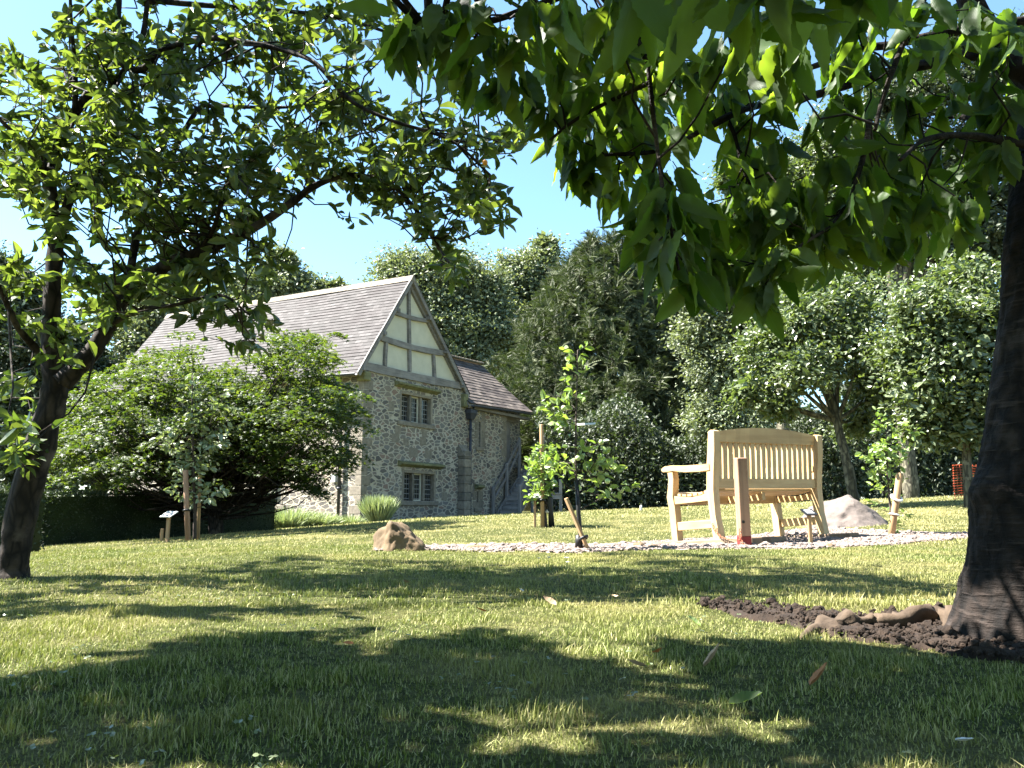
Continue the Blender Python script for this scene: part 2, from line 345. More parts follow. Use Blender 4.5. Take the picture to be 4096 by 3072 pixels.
# ------------------------------------------------------------------ ground
ax = lambda lo, hi, d0, d1, n: None
xs = np.unique(np.round(np.concatenate([-np.geomspace(14, 600, 22)[::-1], np.arange(-14, 14.01, .14), np.geomspace(14, 600, 22)]), 3))
ys = np.unique(np.round(np.concatenate([-np.geomspace(3, 300, 12)[::-1], np.arange(-3, 5, .08), np.arange(5, 16, .14), np.arange(16, 36, .4), np.geomspace(36, 900, 26)]), 3))
X, Y = np.meshgrid(xs, ys); Z = g(X, Y)
def inpoly(px, py, poly):
    px = np.asarray(px); py = np.asarray(py); ins = np.zeros(px.shape, bool); n = len(poly)
    for i in range(n):
        x0, y0 = poly[i]; x1, y1 = poly[(i + 1) % n]
        c = ((y0 > py) != (y1 > py)) & (px < (x1 - x0) * (py - y0) / (y1 - y0 + 1e-12) + x0); ins ^= c
    return ins
nearp = [(1500, 2206), (1690, 2202), (1850, 2208), (2100, 2206), (2300, 2216), (2500, 2204), (2700, 2199), (2870, 2199), (3000, 2196), (3300, 2196), (3500, 2186), (3700, 2168), (3890, 2152), (4096, 2140)]
farp = [(4096, 2120), (3890, 2134), (3700, 2132), (3560, 2126), (3450, 2122), (3330, 2112), (3230, 2116), (3050, 2140), (2900, 2150), (2750, 2158), (2550, 2172), (2400, 2180), (2200, 2179), (2000, 2180), (1800, 2183), (1690, 2188), (1500, 2198)]
GRAV = [tuple(gp(*p)[:2]) for p in nearp + farp]
SOILPX = [(2790, 2438), (2960, 2466), (3120, 2496), (3260, 2535), (3420, 2572), (3600, 2595), (3850, 2635), (4096, 2670), (4500, 2690), (4500, 2400), (4096, 2380), (3900, 2440), (3700, 2462), (3400, 2472), (3000, 2428), (2850, 2420)]
SOIL = [tuple(gp(*p)[:2]) for p in SOILPX]
ny, nx = X.shape; idx = np.arange(nx * ny).reshape(ny, nx)
quads = np.stack([idx[:-1, :-1], idx[:-1, 1:], idx[1:, 1:], idx[1:, :-1]], -1).reshape(-1, 4)
tag(mk('ground', np.stack([X, Y, Z], -1).reshape(-1, 3), quads, M['ground'], smooth=True), kind='structure')

def sheet(name, poly, mat, dz, amp, step=.04, sc_=9):
    """a sheet clipped to a polygon, lying on the lawn"""
    P = np.array(poly); x = np.arange(P[:, 0].min() - step, P[:, 0].max() + step, step); y = np.arange(P[:, 1].min() - step, P[:, 1].max() + step, step)
    A, B_ = np.meshgrid(x, y); wob = .03 * np.sin(A * 17) * np.sin(B_ * 13)
    ins = inpoly(A + wob, B_ + wob, poly)
    Zz = g(A, B_) + dz + amp * np.array([[mn.fractal(Vector((a * sc_, b * sc_, 0)), 1, 2, 4) for a, b in zip(ra, rb)] for ra, rb in zip(A, B_)])
    k = np.arange(A.size).reshape(A.shape); qd = np.stack([k[:-1, :-1], k[:-1, 1:], k[1:, 1:], k[1:, :-1]], -1).reshape(-1, 4)
    keep = ins.ravel()[qd].any(1); qd = qd[keep]; Zz = np.where(ins, Zz, g(A, B_) - .03)
    used = np.unique(qd); re = np.zeros(A.size, int); re[used] = np.arange(len(used))
    return mk(name, np.stack([A, B_, Zz], -1).reshape(-1, 3)[used], re[qd], mat, smooth=True)
tag(sheet('gravel_bed', GRAV, M['pebble'], .006, .002, .06), kind='structure')
tag(sheet('soil', SOIL, M['soil'], .012, .016, .025, 14), kind='structure')

def inst(TV, TF, Rm, P, sc1):
    """template copied with (n,3,3) frames, positions and scales"""
    n = len(P); k = len(TV)
    V = np.einsum('nij,kj->nki', Rm, TV) * np.asarray(sc1).reshape(n, 1, -1) + P[:, None, :]
    Fc = (TF[None] + (np.arange(n) * k)[:, None, None]).reshape(-1, TF.shape[1]); return V.reshape(-1, 3), Fc
def frames(d, up):
    """x axis along d, z axis near up"""
    d = d / (np.linalg.norm(d, axis=1)[:, None] + 1e-9); y = np.cross(up, d); y /= np.linalg.norm(y, axis=1)[:, None] + 1e-9
    return np.stack([d, y, np.cross(d, y)], -1)

# pebbles of the gravel bed
def blobtemplate(sub=1):
    bm = bmesh.new(); bmesh.ops.create_icosphere(bm, subdivisions=sub, radius=1); bm.verts.index_update()
    V = np.array([v.co[:] for v in bm.verts]); Fc = np.array([[v.index for v in f.verts] for f in bm.faces]); bm.free(); return V, Fc
PV, PF = blobtemplate(1)
G = np.array(GRAV); cand = np.stack([rng.uniform(G[:, 0].min(), G[:, 0].max(), 120000), rng.uniform(G[:, 1].min(), G[:, 1].max(), 120000)], 1)
cand = cand[inpoly(cand[:, 0], cand[:, 1], GRAV)][:26000]
rs = rng.uniform(.006, .015, len(cand)) * (1 + (rng.random(len(cand)) < .02) * 1.2)
P = np.stack([cand[:, 0], cand[:, 1], g(cand[:, 0], cand[:, 1]) + .006 + rs * .3], 1)
d = rng.normal(size=(len(P), 3)); d[:, 2] *= .2
V, Fc = inst(PV * np.array([1.25, .95, .62]), PF, frames(d, np.tile([0, 0, 1.], (len(P), 1))), P, rs)
tag(mk('gravel', V + rng.normal(0, .0012, V.shape), Fc, M['pebble'], smooth=False), 'pale pinkish pebbles filling the strip of gravel round the bench', 'gravel', kind='stuff')

# ------------------------------------------------------------------ grass blades
def blades(n, y0, y1, segs, w0, h0, h1, pw=1.0):
    u = rng.random(n); Yb = (y0 ** pw + u * (y1 ** pw - y0 ** pw)) ** (1 / pw) if pw else y0 * (y1 / y0) ** u
    Xb = rng.uniform(-1, 1, n) * (Yb * .70 + .25)
    k = ~inpoly(Xb, Yb, GRAV) | (rng.random(n) < .012); ins = inpoly(Xb + rng.normal(0, .035, n), Yb + rng.normal(0, .045, n), SOIL) & (rng.random(n) > .11); k &= ~ins
    Xb, Yb = Xb[k], Yb[k]; n = len(Xb)
    tuft = .62 + .55 * (np.sin(Xb * 9 + np.sin(Yb * 7) * 2) * np.sin(Yb * 11 + np.sin(Xb * 5) * 2)) + .25 * np.sin(Xb * 31) * np.sin(Yb * 27)
    tuft = np.clip(tuft, .55, 1.12)
    h = rng.uniform(h0, h1, n) * tuft * (1 + (rng.random(n) < .03) * rng.uniform(.3, 1.1, n)); wd = w0 * rng.uniform(.6, 1.2, n)
    az = rng.uniform(0, 2 * math.pi, n); lean = np.abs(rng.normal(.35, .35, n)) * h; faz = az + rng.normal(math.pi / 2, .5, n)
    B = np.stack([Xb, Yb, g(Xb, Yb) - .004], 1); L = np.stack([np.cos(az), np.sin(az), 0 * az], 1); Wd = np.stack([np.cos(faz), np.sin(faz), 0 * az], 1)
    Vs = []
    for s_ in range(segs + 1):
        t = s_ / segs; c = B + L * (lean * t * t)[:, None]; c[:, 2] += h * (t - .25 * t * t * np.clip(lean / h, 0, 1.5)); ww = (wd * (1 - t ** 1.6) * .5)[:, None] * Wd
        if s_ < segs: Vs += [c - ww, c + ww]
        else: Vs += [c]
    V = np.stack(Vs, 1); m = V.shape[1]; o = (np.arange(n) * m)[:, None]
    tris = []
    for s_ in range(segs - 1):
        a = 2 * s_; tris += [(a, a + 1, a + 3), (a, a + 3, a + 2)]
    a = 2 * (segs - 1); tris += [(a, a + 1, a + 2)]
    T = np.array(tris); return V.reshape(-1, 3), (T[None] + o[:, :, None]).reshape(-1, 3)
parts = [blades(150000, .55, 2.6, 3, .0026, .012, .026, 1.3), blades(150000, 2.5, 6.4, 2, .0044, .015, .031, 1.6), blades(120000, 6.2, 15, 1, .012, .02, .038, 1.6), blades(40000, 14.5, 30, 1, .03, .03, .06, 1.7)]
off = 0; VV = []; FF = []
for V, Fc in parts: VV.append(V); FF.append(Fc + off); off += len(V)
tag(mk('grass', np.concatenate(VV), np.concatenate(FF), M['grass']), 'short mown grass with straw patches covering the whole lawn', 'grass', kind='stuff')

# ------------------------------------------------------------------ leaf templates (x = length, y = width, z = normal)
L_RH = (np.array([(0, 0, 0), (.5, .27, .07), (1, 0, -.05), (.5, -.27, .07)]), np.array([(0, 1, 2), (0, 2, 3)]))
def leaf_med(curl=.12, wd=.26, bend=.18):
    V = [(0, 0, 0)]; 
    for t, ww in ((.28, .8), (.6, 1.0), (.85, .55)):
        V += [(t, wd * ww, curl * ww - bend * t * t), (t, 0, -bend * t * t), (t, -wd * ww, curl * ww - bend * t * t)]
    V += [(1, 0, -bend)]
    Fc = [(0, 2, 1), (0, 3, 2), (1, 2, 5), (1, 5, 4), (2, 3, 6), (2, 6, 5), (4, 5, 8), (4, 8, 7), (5, 6, 9), (5, 9, 8), (7, 8, 10), (8, 9, 10)]
    return np.array(V, float), np.array([(a, c, b) for a, b, c in Fc])
def leaf_hi(n=18, wd=.23, bend=.22, fold=.07):
    V = []; UV = []
    for i in range(n + 1):
        t = i / n; tt = .12 + .88 * t
        prof = math.sin(math.pi * min(1, t ** .85)) ** .75 * (1 - .25 * t) if 0 < t < 1 else 0
        ser = 1 + (.07 if i % 2 else -.05)
        ww = wd * 1.15 * prof * ser
        z = -bend * t * t
        for sgn in (1, 0, -1): V.append((tt - (.02 if sgn and i % 2 else 0), sgn * ww, z + fold * abs(sgn) * prof + .012 * math.sin(i * 1.3) * abs(sgn))); UV.append((t, sgn * prof))
    Fc = []
    for i in range(n):
        a = i * 3; Fc += [(a, a + 1, a + 4, a + 3), (a + 1, a + 2, a + 5, a + 4)]
    # petiole
    k = len(V); V += [(0, .008, 0), (0, -.008, 0), (.13, .008, 0), (.13, -.008, 0)]; UV += [(0, 0)] * 4; Fc += [(k, k + 1, k + 3, k + 2)]
    return np.array(V, float), np.array(Fc)[:, ::-1], np.array(UV)
def star():
    V = [(0, 0, 0)]; 
    for i in range(10):
        a = (i / 10) * 2 * math.pi; r = (.55 if i % 2 == 0 else .24); V.append((.5 + r * math.cos(a), r * math.sin(a), -.12 * (i % 2 == 0)))
    V[0] = (.5, 0, .03); return np.array(V, float), np.array([(0, i + 1, (i + 1) % 10 + 1) for i in range(10)])
def spray():
    """a drooping yew branchlet with short side shoots"""
    V = []; Fc = []
    for i in range(9):
        t = i / 9; x = t; z = -.25 * t * t
        for sg in (1, -1):
            l = .26 * (1 - .55 * t); k = len(V)
            V += [(x, 0, z), (x + .10, sg * .04, z + .02), (x + l * .75, sg * l, z - .06), (x + .02, sg * l * .45, z - .01)]
            Fc += [(k, k + 1, k + 2), (k, k + 2, k + 3)]
    k = len(V); V += [(.85, .03, -.2), (1.12, 0, -.3), (.85, -.03, -.2)]; Fc += [(k, k + 1, k + 2)]
    return np.array(V, float), np.array(Fc)
MED = leaf_med(); ST = star(); SPR = spray(); HI = leaf_hi(18, .185, .16, .06)

def put_leaves(name, mat, parent, T, P, D, U, size, wide=None, uv=None, smooth=False):
    V, Fc = inst(T[0], T[1], frames(D, U), P, size)
    return mk(name, V, Fc, mat, parent, smooth, uv=None if uv is None else np.tile(uv, (len(P), 1)))
def rdir(n, zb=0, zs=1): d = rng.normal(size=(n, 3)); d[:, 2] = d[:, 2] * zs + zb; return d / np.linalg.norm(d, axis=1)[:, None]

def smoothpath(pts, n=8):
    pts = np.asarray(pts, float); out = []
    P = np.vstack([2 * pts[0] - pts[1], pts, 2 * pts[-1] - pts[-2]])
    for i in range(1, len(P) - 2):
        for t in np.linspace(0, 1, n, endpoint=False):
            out.append(.5 * ((2 * P[i]) + (-P[i - 1] + P[i + 1]) * t + (2 * P[i - 1] - 5 * P[i] + 4 * P[i + 1] - P[i + 2]) * t * t + (-P[i - 1] + 3 * P[i] - 3 * P[i + 1] + P[i + 2]) * t ** 3))
    out.append(pts[-1]); return np.array(out)
def twig_to(mb, limbs, node, r0=.006, r1=.002, sag=-.15, seg=5, n=5):
    """a thin curved twig from the nearest limb point to node; returns its points"""
    dd = np.linalg.norm(limbs - node, axis=1); near_ = np.nonzero(dd < dd.min() * 1.35 + .01)[0]; ia = near_[rng.integers(0, len(near_))]; a = limbs[ia]; L = dd[ia]
    t = np.linspace(0, 1, n)[:, None]; pts = a + (node - a) * t; pts[:, 2] += (np.sin(t[:, 0] * math.pi)) * L * sag * -1
    pts[1:-1] += rng.normal(0, L * .05, (n - 2, 3)); mb.tube(pts, np.linspace(min(r0, r1 + L * .008), r1, n), seg, cap=False); return pts

def far_tree(name, base, lobes, nclump, nleaf, lsize, mat, label, group=None, trunk=None, T=L_RH, flat=1.0, cat='tree', clump=.35, cs=1.0, barkm='bark_grey', tr=.16):
    """lobes: (dx, dy, z, rx, ry, rz) ellipsoids about the base. Leaves in clumps near the lobes' surfaces, limbs towards the lobes"""
    base = np.asarray(base, float); root = empty(name, base, 0, label, cat, group)
    mb = MB(); lob = np.array(lobes, float)
    top = trunk or [(0, 0, -.1), (.05, .03, lob[:, 2].mean() * .5), (lob[:, 0].mean() * .5, 0, lob[:, 2].mean() * .9)]
    tp = smoothpath(top, 6); mb.tube(tp, np.linspace(tr, tr * .35, len(tp)), 9, wob=.25)
    for l in lob:
        a = tp[int(len(tp) * .45)]; b = l[:3]; m_ = (a + b) / 2 + np.array([0, 0, -.1 * l[5]])
        pp = smoothpath([a, m_, b], 4); mb.tube(pp, np.linspace(tr * .5, tr * .12, len(pp)), 6, cap=False)
    mb.build('trunk', M[barkm], root, True)
    vol = lob[:, 3] * lob[:, 4] * lob[:, 5]; pr = vol ** .67; pr /= pr.sum(); ch = rng.choice(len(lob), nclump, p=pr)
    d = rdir(nclump); rr = rng.uniform(0, 1, nclump) ** .28 * (1 + rng.normal(0, .07, nclump))
    C = lob[ch, :3] + d * lob[ch, 3:] * rr[:, None] * (1 + .12 * np.sin(d[:, :1] * 9 + ch[:, None]))
    k = rng.integers(0, nclump, nleaf); cl = clump * rng.uniform(.5, 1.3, nclump)
    P = C[k] + rng.normal(0, 1, (nleaf, 3)) * np.array([1, 1, .7 * flat]) * cl[k][:, None] * .42
    P[:, 2] = np.maximum(P[:, 2], .1)
    inner = rng.random(nleaf) < .22; kk = rng.integers(0, len(lob), nleaf); Pi = lob[kk, :3] + rdir(nleaf) * lob[kk, 3:] * (rng.random(nleaf) ** .5 * .78)[:, None]; P = np.where(inner[:, None], Pi, P); P[:, 2] = np.maximum(P[:, 2], .1)
    out = P - lob[ch[k], :3]; out /= np.linalg.norm(out, axis=1)[:, None] + 1e-6
    D = rdir(nleaf, -.15, .6) + out * .5; U = rdir(nleaf, .9 if flat < 1 else .5) + out * .3
    put_leaves('crown', mat, root, T, P, D, U, lsize * rng.uniform(.6, 1.25, nleaf) * np.where(inner, 2.0, 1)); return root

# ================================================================== THE HOUSE (local x along the gable wall, local y along the long wall)
C0 = at(1440, 2085, 24.0)
house = empty('stone_house', (C0[0], C0[1], 0), R(59.83), 'old rubble stone house with a timbered gable and a long slate roof, beyond the lawn', 'house')
def lp(u, v, z=0):
    c, s_ = math.cos(R(59.83)), math.sin(R(59.83)); return np.array([C0[0] + c * u - s_ * v, C0[1] + s_ * u + c * v, z])
def holed(mb, a0, a1, z0, z1, d0, d1, holes, axis=0):
    A_ = sorted({a0, a1, *[h[0] for h in holes], *[h[1] for h in holes]}); Z_ = sorted({z0, z1, *[h[2] for h in holes], *[h[3] for h in holes]})
    for i in range(len(A_) - 1):
        for j in range(len(Z_) - 1):
            am = (A_[i] + A_[i + 1]) / 2; zm = (Z_[j] + Z_[j + 1]) / 2
            if any(h[0] < am < h[1] and h[2] < zm < h[3] for h in holes): continue
            if axis == 0: mb.box((A_[i], d0, Z_[j]), (A_[i + 1], d1, Z_[j + 1]))
            else: mb.box((d0, A_[i], Z_[j]), (d1, A_[i + 1], Z_[j + 1]))
U1, U2 = 5.52, 8.65
H_UP = (1.78, 3.60, 3.17, 4.16); H_LO = (1.98, 3.86, .58, 1.58); H_S1 = (6.50, 6.78, 2.63, 3.68); H_S2 = (6.40, 6.64, .36, 1.06)
H_L1 = (3.25, 4.45, .45, 1.55); H_L2 = (8.0, 9.6, .45, 1.55); H_L3 = (5.2, 6.8, 3.0, 4.0)
mb = MB(); holed(mb, 0, U1, -.6, 4.62, 0, .45, [H_UP, H_LO]); mb.build('gable_wall', M['rubble'], house)
mb = MB(); holed(mb, .45, 12.5, -.9, 4.55, .0, .45, [H_L1, H_L2, H_L3], 1); mb.box((.45, 12.05, -.9), (U1, 12.5, 4.6)); mb.box((U1 - .45, .45, -.6), (U1, 12.05, 4.6)); mb.prism([(.05, 4.55), (5.4, 4.6), (2.17, 7.9)], 1, 12.2, 12.48); mb.build('long_wall', M['rubble'], house)
mb = MB(); holed(mb, U1, U2, -.6, 4.25, .003, .45, [H_S1, H_S2]); mb.box((U2, .34, -.6), (10.35, .75, 4.3)); mb.box((9.95, .75, -.6), (10.35, 4.5, 4.3))
mb.prism([(.34, 4.3), (4.5, 4.3), (2.3, 6.42)], 0, 9.97, 10.33); mb.build('wing_wall', M['rubble'], house)

def slope(name, fr, fe, s0f, s1, n, mat, bh, ridge_v=True):
    """courses of slates from ridge to eave; fr(s), fe(s) give the ridge and eave points"""
    V = []; UV = []; Fc = []
    for k in range(n):
        t0, t1 = k / n, (k + 1.12) / n; s0 = s0f(k / n); ss_ = np.linspace(s0, s1, 30)
        jit = rng.normal(0, .004, len(ss_))
        for i, s_ in enumerate(ss_):
            a, b = np.array(fr(s_)), np.array(fe(s_)); L = np.linalg.norm(b - a); dn = (b - a) / L; tv = np.array(fr(s_ + .1)) - a; nn = np.cross(tv, dn); nn /= np.linalg.norm(nn)
            if nn[2] < 0: nn = -nn
            sag = -.03 * math.sin(s_ * .8) * math.sin(math.pi * k / n)
            p0 = a + dn * L * t0 + nn * (.006 + sag); p1 = a + dn * L * min(t1, 1.015) + nn * (.024 + sag + jit[i]); p2 = p1 - nn * .035
            V += [p0, p1, p2]; UV += [(s_, k * bh + bh * .999), (s_, k * bh + .012), (s_, k * bh + .002)]
        m = len(V) - 90
        for i in range(29):
            a = m + 3 * i; Fc += [(a, a + 3, a + 4, a + 1), (a + 1, a + 4, a + 5, a + 2)]
    return mk(name, V, Fc, mat, house, uv=UV)
ridge = lambda s_: (2.17 + 0 * s_, s_, 8.06 + .02 * s_ + .02 * math.sin(s_ * 1.1))
eaveL = lambda s_: (-.42, s_, 4.40 + .03 * s_)
eaveR = lambda s_: (5.72, s_, 4.52)
roof = slope('roof', ridge, eaveL, lambda t: -.16, 12.7, 29, M['slate'], .15)
roofr = slope('roof', ridge, eaveR, lambda t: -.16, 12.7, 27, M['slate'], .15)
def deck(a, b, v0, v1, th, mb):
    """a thin board under a slope, (u,z) a to b"""
    d = Vector((b[0] - a[0], b[1] - a[1])).normalized(); n_ = Vector((-d.y, d.x)) * (1 if -d.y * 0 + d.x > 0 else -1)
    q_ = [(a[0] , a[1] - .01), (b[0], b[1] - .01), (b[0] - n_.x * th, b[1] - n_.y * th), (a[0] - n_.x * th * .2, a[1] - th * 1.3)]
    mb.prism([(p[0], p[1]) for p in q_], 1, v0, v1)
mb = MB(); deck((2.17, 8.05), (-.40, 4.39), -.14, 12.65, .09, mb); deck((2.17, 8.05), (5.70, 4.52), -.13, 12.64, .09, mb); mb.build('roof_boards', M['oak'], roof)
mb = MB()
for k in range(36):
    v0 = -.17 + k * .36
    mb.hexa([(2.17 - .15, v0, 7.93 + .02 * v0), (2.17 + .15, v0, 7.93 + .02 * v0), (2.17 + .15, v0 + .352, 7.93 + .02 * v0), (2.17 - .15, v0 + .352, 7.93 + .02 * v0), (2.15, v0, 8.15 + .02 * v0), (2.19, v0, 8.15 + .02 * v0), (2.19, v0 + .352, 8.15 + .02 * v0), (2.15, v0 + .352, 8.15 + .02 * v0)])
mb.build('ridge_tiles', M['ashlar'], roof)
# wing roof
wr = lambda s_: (s_, 2.25, 6.45 + .035 * (s_ - 7.8)); we = lambda s_: (s_, -.28, 4.16 + .035 * (s_ - 5.6)); wb = lambda s_: (s_, 4.8, 4.16)
wroof = slope('wing_roof', wr, we, lambda t: 5.5 if t > .85 else 3.7, 10.28, 15, M['slate2'], .18)
slope('wing_roof', wr, wb, lambda t: 5.5, 10.28, 15, M['slate2'], .18)
mb = MB(); mb.hexa([(5.52, -.26, 4.03), (10.25, -.26, 4.2), (10.25, 2.25, 6.43), (5.52, 2.25, 6.28), (5.52, -.26, 4.135), (10.25, -.26, 4.3), (10.25, 2.25, 6.51), (5.52, 2.25, 6.345)]); mb.box((5.6, -.2, 3.98), (10.2, .05, 4.08)); mb.build('roof_boards', M['oak'], wroof)
mb = MB(); 
for k in range(17): mb.box((5.55 + k * .28, 2.1, 6.42 + .0098 * k), (5.55 + k * .28 + .274, 2.4, 6.50 + .0098 * k), .02)
mb.build('ridge_tiles', M['ashlar'], wroof)
# timbered gable: plaster behind, oak in front
mb = MB(); mb.prism([(-.05, 4.7), (5.45, 4.72), (2.2, 7.9)], 1, .07, .3); mb.build('plaster_panel', M['plaster'], house)
mb = MB()
def tb(p, q, w_, bend=0, y0=-.03, y1=.07):
    """one timber in the plane of the gable, between (u,z) points"""
    n = 6; a = Vector(p); b = Vector(q); d = (b - a).normalized(); nn = Vector((-d.y, d.x)); up = []; dn = []
    for i in range(n + 1):
        t = i / n; c = a.lerp(b, t) + nn * bend * math.sin(math.pi * t); ww = w_ * (1 + .08 * math.sin(i * 2.3 + p[0] * 5)) / 2; up.append(c + nn * ww); dn.append(c - nn * ww)
    for i in range(n): 
        P4 = [dn[i], dn[i + 1], up[i + 1], up[i]]
        mb.hexa([(P4[0].x, y1, P4[0].y), (P4[1].x, y1, P4[1].y), (P4[1].x, y0, P4[1].y), (P4[0].x, y0, P4[0].y), (P4[3].x, y1, P4[3].y), (P4[2].x, y1, P4[2].y), (P4[2].x, y0, P4[2].y), (P4[3].x, y0, P4[3].y)])
tb((-.2, 4.68), (5.55, 4.78), .26, -.03, -.06)
tb((.03, 4.86), (2.12, 7.80), .19, 0, -.028); tb((5.25, 4.92), (2.24, 7.80), .19, 0, -.026)
tb((.72, 5.72), (4.30, 5.82), .19, -.07, -.034); tb((1.40, 6.70), (3.22, 6.80), .13, -.05, -.036)
tb((2.3, 4.86), (2.14, 7.75), .12, 0, -.022); tb((1.0, 4.84), (1.04, 5.66), .12, .01, -.022); tb((3.72, 4.86), (3.62, 5.74), .12, 0, -.022)
mb.build('gable_timbers', M['oak'], house)
mb = MB(); tb((-.42, 4.36), (2.17, 8.02), .15, 0, -.15, -.10); tb((5.68, 4.42), (2.17, 8.02), .15, 0, -.149, -.10)
for u_, z_ in ((-.2, 4.56), (.75, 5.85), (1.4, 6.75), (3.15, 6.85), (4.2, 5.85), (5.3, 4.75)): mb.box((u_ - .06, -.2, z_ - .06), (u_ + .06, .1, z_ + .06))
mb.build('barge_board', M['oak'], house)
# corner stones, corbels, buttress
def stone(a, b, c=.012, m='ashlar', nm='corner_stone'): MB().box(a, b, c).build(nm, M[m], house)
z = -.1; k = 0
while z < 4.25:
    h_ = rng.uniform(.24, .36); wu = (.44, .24)[k % 2] + rng.uniform(-.04, .04); wv = (.24, .46)[k % 2]
    stone((-.008, -.008, z), (wu, wv, z + h_ - .014)); z += h_; k += 1
z = .0; k = 0
while z < 4.0:
    h_ = rng.uniform(.25, .4); stone((U2 - (.42, .26)[k % 2], -.006, z), (U2 + .006, .3, z + h_ - .014)); z += h_; k += 1
for a in ((1.40, 2.42, .38, .3), (2.3, 2.0, .5, .33), (1.2, 3.42, .3, .32), (1.55, 2.7, .32, .28), (2.9, 2.45, .36, .28), (3.2, 2.0, .4, .3), (2.0, 2.36, .3, .26), (4.2, .6, .35, .3), (6.2, .2, .4, .35), (3.0, 2.72, .3, .24)):
    stone((a[0], -.007, a[1]), (a[0] + a[2], .2, a[1] + a[3]), .014, nm='wall_stone')
stone((-.14, -.16, 4.22), (.16, .2, 4.5), .03, 'moss_stone', 'corbel'); stone((5.36, -.16, 4.0), (5.62, .2, 4.5), .03, 'moss_stone', 'corbel')
mb = MB(); z = -.3
while z < 2.2: mb.box((5.2, -.30, z), (5.62, -.006, z + .29), .012); z += .30
mb.prism([(-.32, 2.2), (-.008, 2.2), (-.008, 2.62), (-.05, 2.6)], 0, 5.17, 5.65); mb.build('buttress', M['ashlar'], house)

def window(h, lights, side=0, hood=None, sillz=None, jw=.1, dep=.24, dressed=False):
    a0, a1, z0, z1 = h
    def B(mb, a, b, d0, d1, zz0, zz1, c=.012):
        if side == 0: mb.box((a, d0, zz0), (b, d1, zz1), c)
        else: mb.box((d0, a, zz0), (d1, b, zz1), c)
    mb = MB(); B(mb, a0, a0 + jw, -.012, dep, z0, z1); B(mb, a1 - jw, a1, -.012, dep, z0, z1)
    B(mb, a0 + jw, a1 - jw, -.011, dep, z1 - .1, z1)
    lw = (a1 - a0 - 2 * jw - (lights - 1) * .1) / lights; x = a0 + jw; spans = []
    for i in range(lights):
        spans.append((x, x + lw)); x += lw
        if i < lights - 1: B(mb, x, x + .1, .02, dep, z0, z1 - .1, .025); x += .1
    if dressed:
        zz = z0 - .05
        while zz < z1:
            B(mb, a1, a1 + .28, -.006, .2, zz, zz + .33); B(mb, a0 - .2, a0, -.006, .2, zz, zz + .3); zz += .34
    o = mb.build('window', M['ashlar'], house)
    for i, (p, q_) in enumerate(spans):
        m2 = MB(); B(m2, p, q_, .16 if lights > 1 else .05, .2, z0, z1 - .1, 0); m2.build('pane', M['glass'], o)
    if lights > 1:
        m2 = MB(); p, q_ = spans[lights // 2]
        for a in ((p, p + .04, z0, z1 - .1), (q_ - .04, q_, z0, z1 - .1), (p + .04, q_ - .04, z0, z0 + .04), (p + .04, q_ - .04, z1 - .14, z1 - .1)): B(m2, a[0], a[1], .12, .17, a[2], a[3], 0)
        m2.build('casement', M['plaster'], o)
    m2 = MB(); B(m2, a0 - .12, a1 + .12, -.06, .25, z0 - .16, z0, .02); m2.build('sill', M['ashlar'], o)
    if hood:
        m2 = MB(); u0_, u1_, zh = hood
        if side == 0: m2.prism([(-.2, zh - .03), (-.2, zh - .09), (-.004, zh - .17), (.1, zh - .17), (.1, zh + .03), (-.004, zh + .03)], 0, u0_, u1_)
        else: m2.box((-.18, u0_, zh - .12), (.1, u1_, zh + .02), .02)
        m2.build('hood_mould', M['moss_stone'], o)
    return o
window(H_UP, 3, 0, (1.48, 3.84, 4.42)); window(H_LO, 3, 0, (1.74, 4.14, 1.84)); window(H_S1, 1, 0, None, jw=.07, dressed=True); window(H_S2, 1, 0, (6.3, 6.75, 1.2), jw=.06, dressed=True)
window(H_L1, 2, 1); window(H_L2, 3, 1, (7.8, 9.8, 1.75)); window(H_L3, 3, 1)
# door in the recess at the top of the stair
mb = MB(); mb.box((8.68, .30, 1.95), (9.45, .345, 3.85)); d_ = mb.build('door', M['oakz'], house)
mb = MB(); mb.box((8.66, .25, 3.85), (9.9, .36, 4.05), .01); mb.build('lintel', M['oak'], house)
# gutters, hoppers and downpipes
def half_gutter(p, q, r):
    m2 = MB(); p, q = np.array(p), np.array(q); d = (q - p) / np.linalg.norm(q - p); sd_ = np.cross(d, [0, 0, 1]); V = []; Fc = []
    an = np.linspace(math.pi, 2 * math.pi, 9)
    for e, P_ in enumerate((p, q)):
        for rr_ in (r, r * .88): V += [P_ + sd_ * math.cos(a) * rr_ + np.array([0, 0, math.sin(a) * rr_]) for a in an]
    for i in range(8): Fc += [(i, i + 1, i + 19, i + 18), (i + 10, i + 9, i + 27, i + 28)]
    Fc += [(0, 18, 27, 9), (8, 17, 35, 26)]
    return m2.add(V, Fc)
gt = half_gutter((-.50, -.1, 4.38), (-.50, 12.6, 4.76), .07).build('gutter', M['lead'], house, True)
half_gutter((5.62, -.36, 4.08), (10.25, -.36, 4.24), .065).build('gutter', M['lead'], house, True)
mb = MB(); mb.tube([(-.48, .8, 4.34), (-.3, .8, 4.15), (-.09, .8, 3.9), (-.09, .8, -.3)], .05, 10); 
for z in (3.6, 2.15, .9): mb.tube([(-.09, .8, z), (-.09, .8, z + .07)], .068, 10)
mb.build('downpipe', M['lead'], house, True)
mb = MB(); mb.box((-.13, .93, 1.12), (-.0, 1.12, 1.36), .01); mb.build('meter_box', M['white'], house)
mb = MB(); mb.tube([(5.86, -.30, 4.1), (5.84, -.2, 3.85)], .04, 8); mb.tube([(5.84, -.11, 3.6), (5.85, -.11, -.2)], .05, 10)
for z in (3.2, 2.3, 1.2, .3): mb.tube([(5.845, -.11, z), (5.845, -.11, z + .06)], .068, 10)
dp = mb.build('downpipe', M['lead'], house, True)
